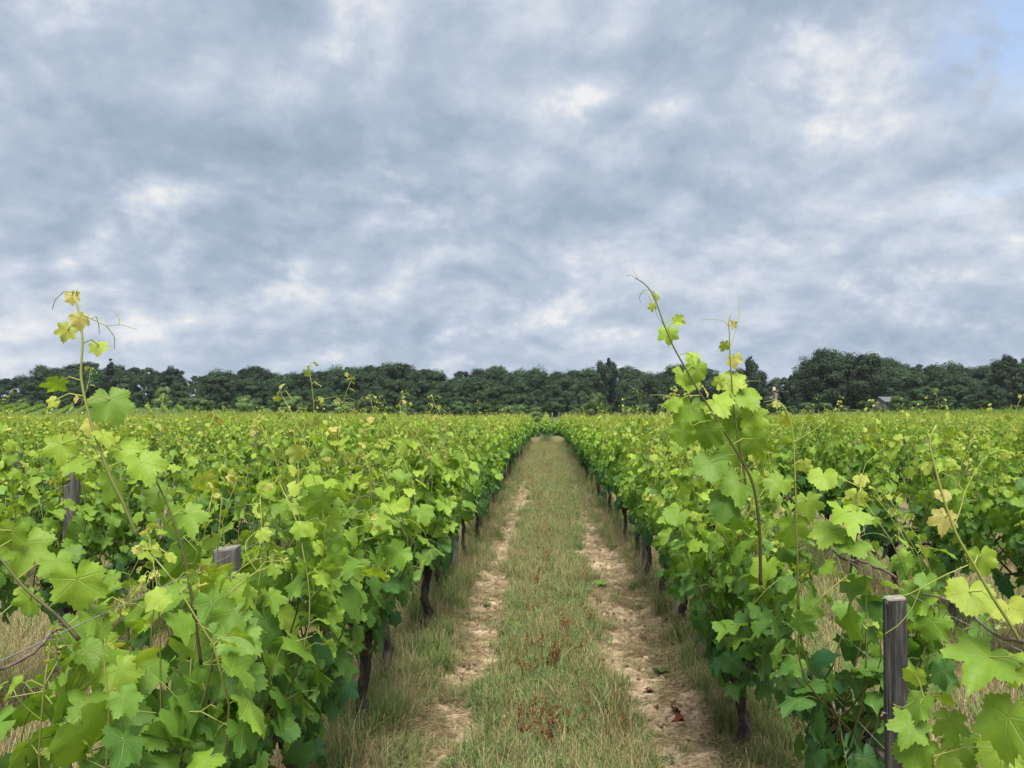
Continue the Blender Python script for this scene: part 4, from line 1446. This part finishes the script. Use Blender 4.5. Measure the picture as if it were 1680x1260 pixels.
NAMES = {'oak': 'broadleaf_tree', 'pine': 'pine_tree', 'spruce': 'spruce_tree', 'ragged': 'tall_tree', 'shrub': 'shrub', 'light_shrub': 'shrub'}
CATS = {'oak': 'tree', 'pine': 'pine', 'spruce': 'spruce', 'ragged': 'tree', 'shrub': 'shrub', 'light_shrub': 'shrub'}


def plant(px, top_py, d, kind, var, label, group, wide=1.0):
    pt = P(px, top_py, d)
    z0 = float(ground_z(pt[0], d))
    h = pt[2] - z0
    root = tag(empty(NAMES[kind], (pt[0], d, z0)), label, CATS[kind], group)
    cm, bm = TV[kind][var % len(TV[kind])]
    root.rotation_euler = (0, 0, random.uniform(0, 6.28))
    root.scale = (h * wide, h * wide, h)
    link(bpy.data.objects.new('crown', cm), root)
    link(bpy.data.objects.new('trunk', bm), root)
    return root


PROF = [(-80, 640), (0, 628), (40, 610), (60, 606), (130, 594), (160, 600), (230, 602), (285, 612), (350, 606), (410, 606), (440, 602), (500, 602), (560, 597), (610, 594), (680, 602), (740, 611), (800, 602),
        (850, 606), (890, 602), (930, 606), (970, 604), (1010, 602), (1040, 597), (1070, 604), (1100, 602), (1200, 604), (1230, 600), (1260, 622), (1300, 618), (1320, 596), (1345, 577), (1400, 578), (1460, 586),
        (1480, 598), (1520, 600), (1560, 595), (1590, 598), (1650, 587), (1760, 586)]
prof = lambda px: float(np.interp(px, [p_[0] for p_ in PROF], [p_[1] for p_ in PROF]))
def section(px):
    for lim, tx in ((182, 'short of the pointed spruce'), (285, 'between pointed spruce and umbrella pine'), (600, 'past the umbrella pine'), (895, 'short of the path end'), (1000, 'behind the path end'),
                    (1274, 'between spiky tall tree and red roof'), (1452, 'between red roof and grey shed'), (9999, 'past the grey shed')):
        if px < lim: return tx


random.seed(11)
px = -70
i = 0
while px < 1760:                                                   # skyline trees
    kd = 'pine' if (px < 1000 and random.random() < 0.25) else 'oak'
    lab = {'pine': 'dark pine on the wood skyline, ', 'oak': 'dark broadleaf tree on the wood skyline, '}[kd] + section(px)
    if True:
        plant(px, prof(px) + random.uniform(-5, 9), random.uniform(215, 245), kd, i, lab, 'skyline trees of the wood', random.uniform(0.7, 1.45))
    px += random.uniform(15, 27)
    i += 1
px = -60
while px < 1750:                                                   # second rank
    lab = 'broadleaf tree inside the wood, ' + section(px)
    plant(px, prof(px) + random.uniform(6, 26), random.uniform(192, 212), 'oak', i, lab, 'trees in the body of the wood', random.uniform(0.9, 1.25))
    px += random.uniform(20, 36)
    i += 1
px = -60
while px < 1750:                                                   # edge of the wood
    lab = 'lower tree along the wood edge, ' + section(px)
    if not (1262 < px < 1292 or 1436 < px < 1466):
        plant(px, prof(px) + random.uniform(34, 52), random.uniform(176, 190), 'oak', i, lab, 'trees along the edge of the wood', random.uniform(1.0, 1.4))
    px += random.uniform(26, 46)
    i += 1
px = -60
while px < 1750:                                                   # undergrowth at the edge
    if not (1262 < px < 1292 or 1440 < px < 1466):
        plant(px, random.uniform(645, 668) if px < 620 else random.uniform(655, 668), random.uniform(166, 176), 'shrub', i, 'dark bush at the foot of the wood, ' + section(px), 'bushes at the foot of the wood', random.uniform(1.0, 1.5))
    px += random.uniform(22, 40)
    i += 1
plant(480, 648, 156, 'light_shrub', 1, 'light green bush past the conical bush at the foot of the wood', 'landmark trees', 1.3)
plant(560, 656, 158, 'light_shrub', 2, 'low light green bush farthest along from the wide bush', 'landmark trees', 1.6)
plant(36, 652, 160, 'light_shrub', 0, 'grey-green bush above the striped vine slope', 'landmark trees', 1.2)
plant(182, 588, 205, 'spruce', 0, 'pointed dark spruce standing above the wood beyond the tall pale shoot', 'landmark trees', 0.9)
plant(285, 602, 205, 'pine', 1, 'small umbrella-shaped pine standing clear on the skyline', 'landmark trees', 0.9)
plant(994, 585, 188, 'ragged', 0, 'tall ragged tree with spiky top above the middle of the wood', 'landmark trees', 0.75)
plant(1232, 588, 180, 'ragged', 1, 'thin airy tree on the wood skyline behind the long leaning shoot', 'landmark trees', 0.8)
plant(1294, 614, 176, 'ragged', 0, 'small airy tree in the low gap of the skyline near the red roof', 'landmark trees', 0.9)
plant(1350, 574, 182, 'oak', 0, 'large rounded tree at the tall end of the wood past the red roof', 'landmark trees', 0.95)
plant(1412, 577, 184, 'oak', 2, 'large spreading tree beside the tallest rounded tree of the wood', 'landmark trees', 1.0)
plant(1655, 584, 186, 'ragged', 1, 'tall uneven tree at the end of the wood past the grey shed', 'landmark trees', 1.0)
plant(975, 641, 140, 'light_shrub', 1, 'small rounded green tree standing alone in front of the wood', 'landmark trees', 0.75)
plant(845, 661, 135, 'shrub', 0, 'low dark olive bush beside the pale hedge beyond the path end', 'landmark trees', 1.5)
plant(328, 650, 150, 'light_shrub', 2, 'wide light green bush before the wood above the striped vine slope', 'landmark trees', 1.4)
plant(400, 646, 152, 'light_shrub', 0, 'conical light green bush next to the wide light bush', 'landmark trees', 0.9)
plant(268, 632, 158, 'light_shrub', 1, 'tall light green bush before the wood beside the wide bush', 'landmark trees', 0.7)

plant(1258, 634, 178, 'oak', 3, 'dark tree screening one side of the red-roofed cottage', 'landmark trees', 0.9)
plant(1290, 640, 178, 'oak', 1, 'dark tree screening the gable of the red-roofed cottage', 'landmark trees', 0.9)
plant(1273, 662, 170, 'shrub', 1, 'dark bush in front of the red-roofed cottage', 'landmark trees', 1.6)
plant(1470, 646, 164, 'light_shrub', 2, 'light green bush beside the grey shed', 'landmark trees', 0.9)
plant(1445, 665, 160, 'shrub', 0, 'low bush in front of the grey shed', 'landmark trees', 1.9)

# ------------------------------------------------------------------ small buildings and the fence beyond the fields
M_TILE = plain_mat('clay_roof_tile', [(0.3, (0.26, 0.085, 0.05)), (0.7, (0.42, 0.16, 0.09))], 5.0, 0.85)
M_PLAST = plain_mat('cream_plaster', [(0.3, (0.42, 0.36, 0.28)), (0.7, (0.56, 0.50, 0.41))], 3.0, 0.9)
M_GREY = plain_mat('grey_boards', [(0.3, (0.11, 0.118, 0.118)), (0.7, (0.22, 0.23, 0.23))], 4.0, 0.9, (6, 6, 0.4))
M_SLATE = plain_mat('grey_roofing', [(0.3, (0.07, 0.075, 0.08)), (0.7, (0.15, 0.155, 0.16))], 4.0, 0.9)
M_DARK = plain_mat('dark_opening', [(0.3, (0.012, 0.013, 0.015)), (0.7, (0.03, 0.03, 0.034))], 4.0, 0.4)


def box(b, c, s, mi=0):
    c, s = np.array(c, float), np.array(s, float) / 2
    v_ = [c + s * np.array([a, d, e]) for e in (-1, 1) for a, d in ((-1, -1), (1, -1), (1, 1), (-1, 1))]
    b.add(v_, [[3, 2, 1, 0], [4, 5, 6, 7], [0, 1, 5, 4], [1, 2, 6, 5], [2, 3, 7, 6], [3, 0, 4, 7]], mi, None, False)


def house(name, px, top_py, d, W, D, wall_h, roof_h, mats, label, rot):
    pt = P(px, top_py, d)
    z0 = float(ground_z(pt[0], d))
    zt = pt[2] - z0
    wall_h = zt - roof_h
    root = tag(empty(name, (pt[0], d, z0)), label, 'house' if name == 'cottage' else 'shed')
    root.rotation_euler = (0, 0, rot)
    b = MB()
    v_ = [(-W / 2, -D / 2, -.3), (W / 2, -D / 2, -.3), (W / 2, D / 2, -.3), (-W / 2, D / 2, -.3), (-W / 2, -D / 2, wall_h), (W / 2, -D / 2, wall_h), (W / 2, D / 2, wall_h), (-W / 2, D / 2, wall_h), (-W / 2, 0, zt - .05), (W / 2, 0, zt - .05)]
    b.add(v_, [[0, 1, 5, 4], [1, 2, 6, 9, 5], [2, 3, 7, 6], [3, 0, 4, 8, 7]], 0, None, False)
    b.obj('wall', [mats[0]], root)
    b = MB()
    ov = 0.3
    for sg in (-1, 1):
        e = np.array([[-W / 2 - ov, sg * (D / 2 + ov), wall_h - ov * roof_h / (D / 2)], [W / 2 + ov, sg * (D / 2 + ov), wall_h - ov * roof_h / (D / 2)], [W / 2 + ov, 0, zt], [-W / 2 - ov, 0, zt]])
        b.add(np.vstack([e + [0, 0, .02], e + [0, 0, .14]]), [[0, 1, 2, 3], [7, 6, 5, 4], [0, 4, 5, 1], [1, 5, 6, 2], [2, 6, 7, 3], [3, 7, 4, 0]], 0, None, False)
    ro = b.obj('roof', [mats[1]], root)
    if name == 'cottage':
        b = MB(); box(b, (W * 0.28, 0.3, zt + 0.25), (0.6, 0.6, 1.3)); b.obj('chimney', [mats[0]], ro)
    for sx in (-0.28, 0.28):
        b = MB(); box(b, (W * sx, -D / 2 - 0.01, wall_h * 0.6), (0.9, 0.12, 1.1)); wi = b.obj('window', [M_DARK], root)
        b = MB(); box(b, (W * sx, -D / 2 - 0.05, wall_h * 0.6 - 0.62), (1.1, 0.2, 0.1)); b.obj('sill', [mats[0]], wi)
    b = MB(); box(b, (0, -D / 2 - 0.01, 1.0), (0.95, 0.1, 2.0)); b.obj('door', [M_DARK], root)
    return root


house('cottage', 1272, 641, 186, 3.6, 4.6, 4.5, 1.3, [M_PLAST, M_TILE], 'small cream cottage with a red tiled roof half hidden in the wood', R(70))
house('shed', 1452, 652, 172, 3.4, 3.0, 2.4, 0.9, [M_GREY, M_SLATE], 'small pale grey gabled shed at the foot of the wood', R(24))

fence_y = 124.0
for q, px in enumerate([895, 906, 917, 928, 1070, 1082, 1094]):
    pt = P(px, 690, fence_y)
    b = MB()
    hh = 1.75
    b.tube([(0, 0, -0.1), (0, 0, hh * 0.5), (0, 0, hh)], [0.06, 0.055, 0.055], 8)
    b.tube([(0, 0, hh), (0, 0, hh + 0.04)], [0.075, 0.04], 8)
    o = b.obj('fence_post', [M_GREY])
    o.location = (pt[0], fence_y, float(ground_z(pt[0], fence_y)))
    tag(o, 'pale grey fence post standing beyond the vines before the wood', 'post', 'fence posts beyond the vines')
# pale clipped hedge at the far end of the path
plant(880, 674, 122, 'light_shrub', 1, 'pale flat-topped hedge at the far end of the path', 'landmark trees', 1.7)


# ------------------------------------------------------------------ damp air over the fields
hz_top = max((o.location[2] + o.scale[2] for o in COL.objects if o.type == 'EMPTY'), default=20) + 2.0
b = MB()
box(b, (0, 400, (hz_top - 1.3) / 2), (1840, 1240, hz_top + 1.3))
m_, t = new_mat('damp_air')
pv = t.n('ShaderNodeVolumePrincipled', {'Color': (0.80, 0.88, 1.0, 1), 'Density': HAZE})
ou = t.n('ShaderNodeOutputMaterial')
t.t.links.new(pv.outputs[0], ou.inputs['Volume'])
tag(b.obj('haze', [m_]), 'thin damp air lying over the vineyard and the wood', 'haze', kind='stuff')
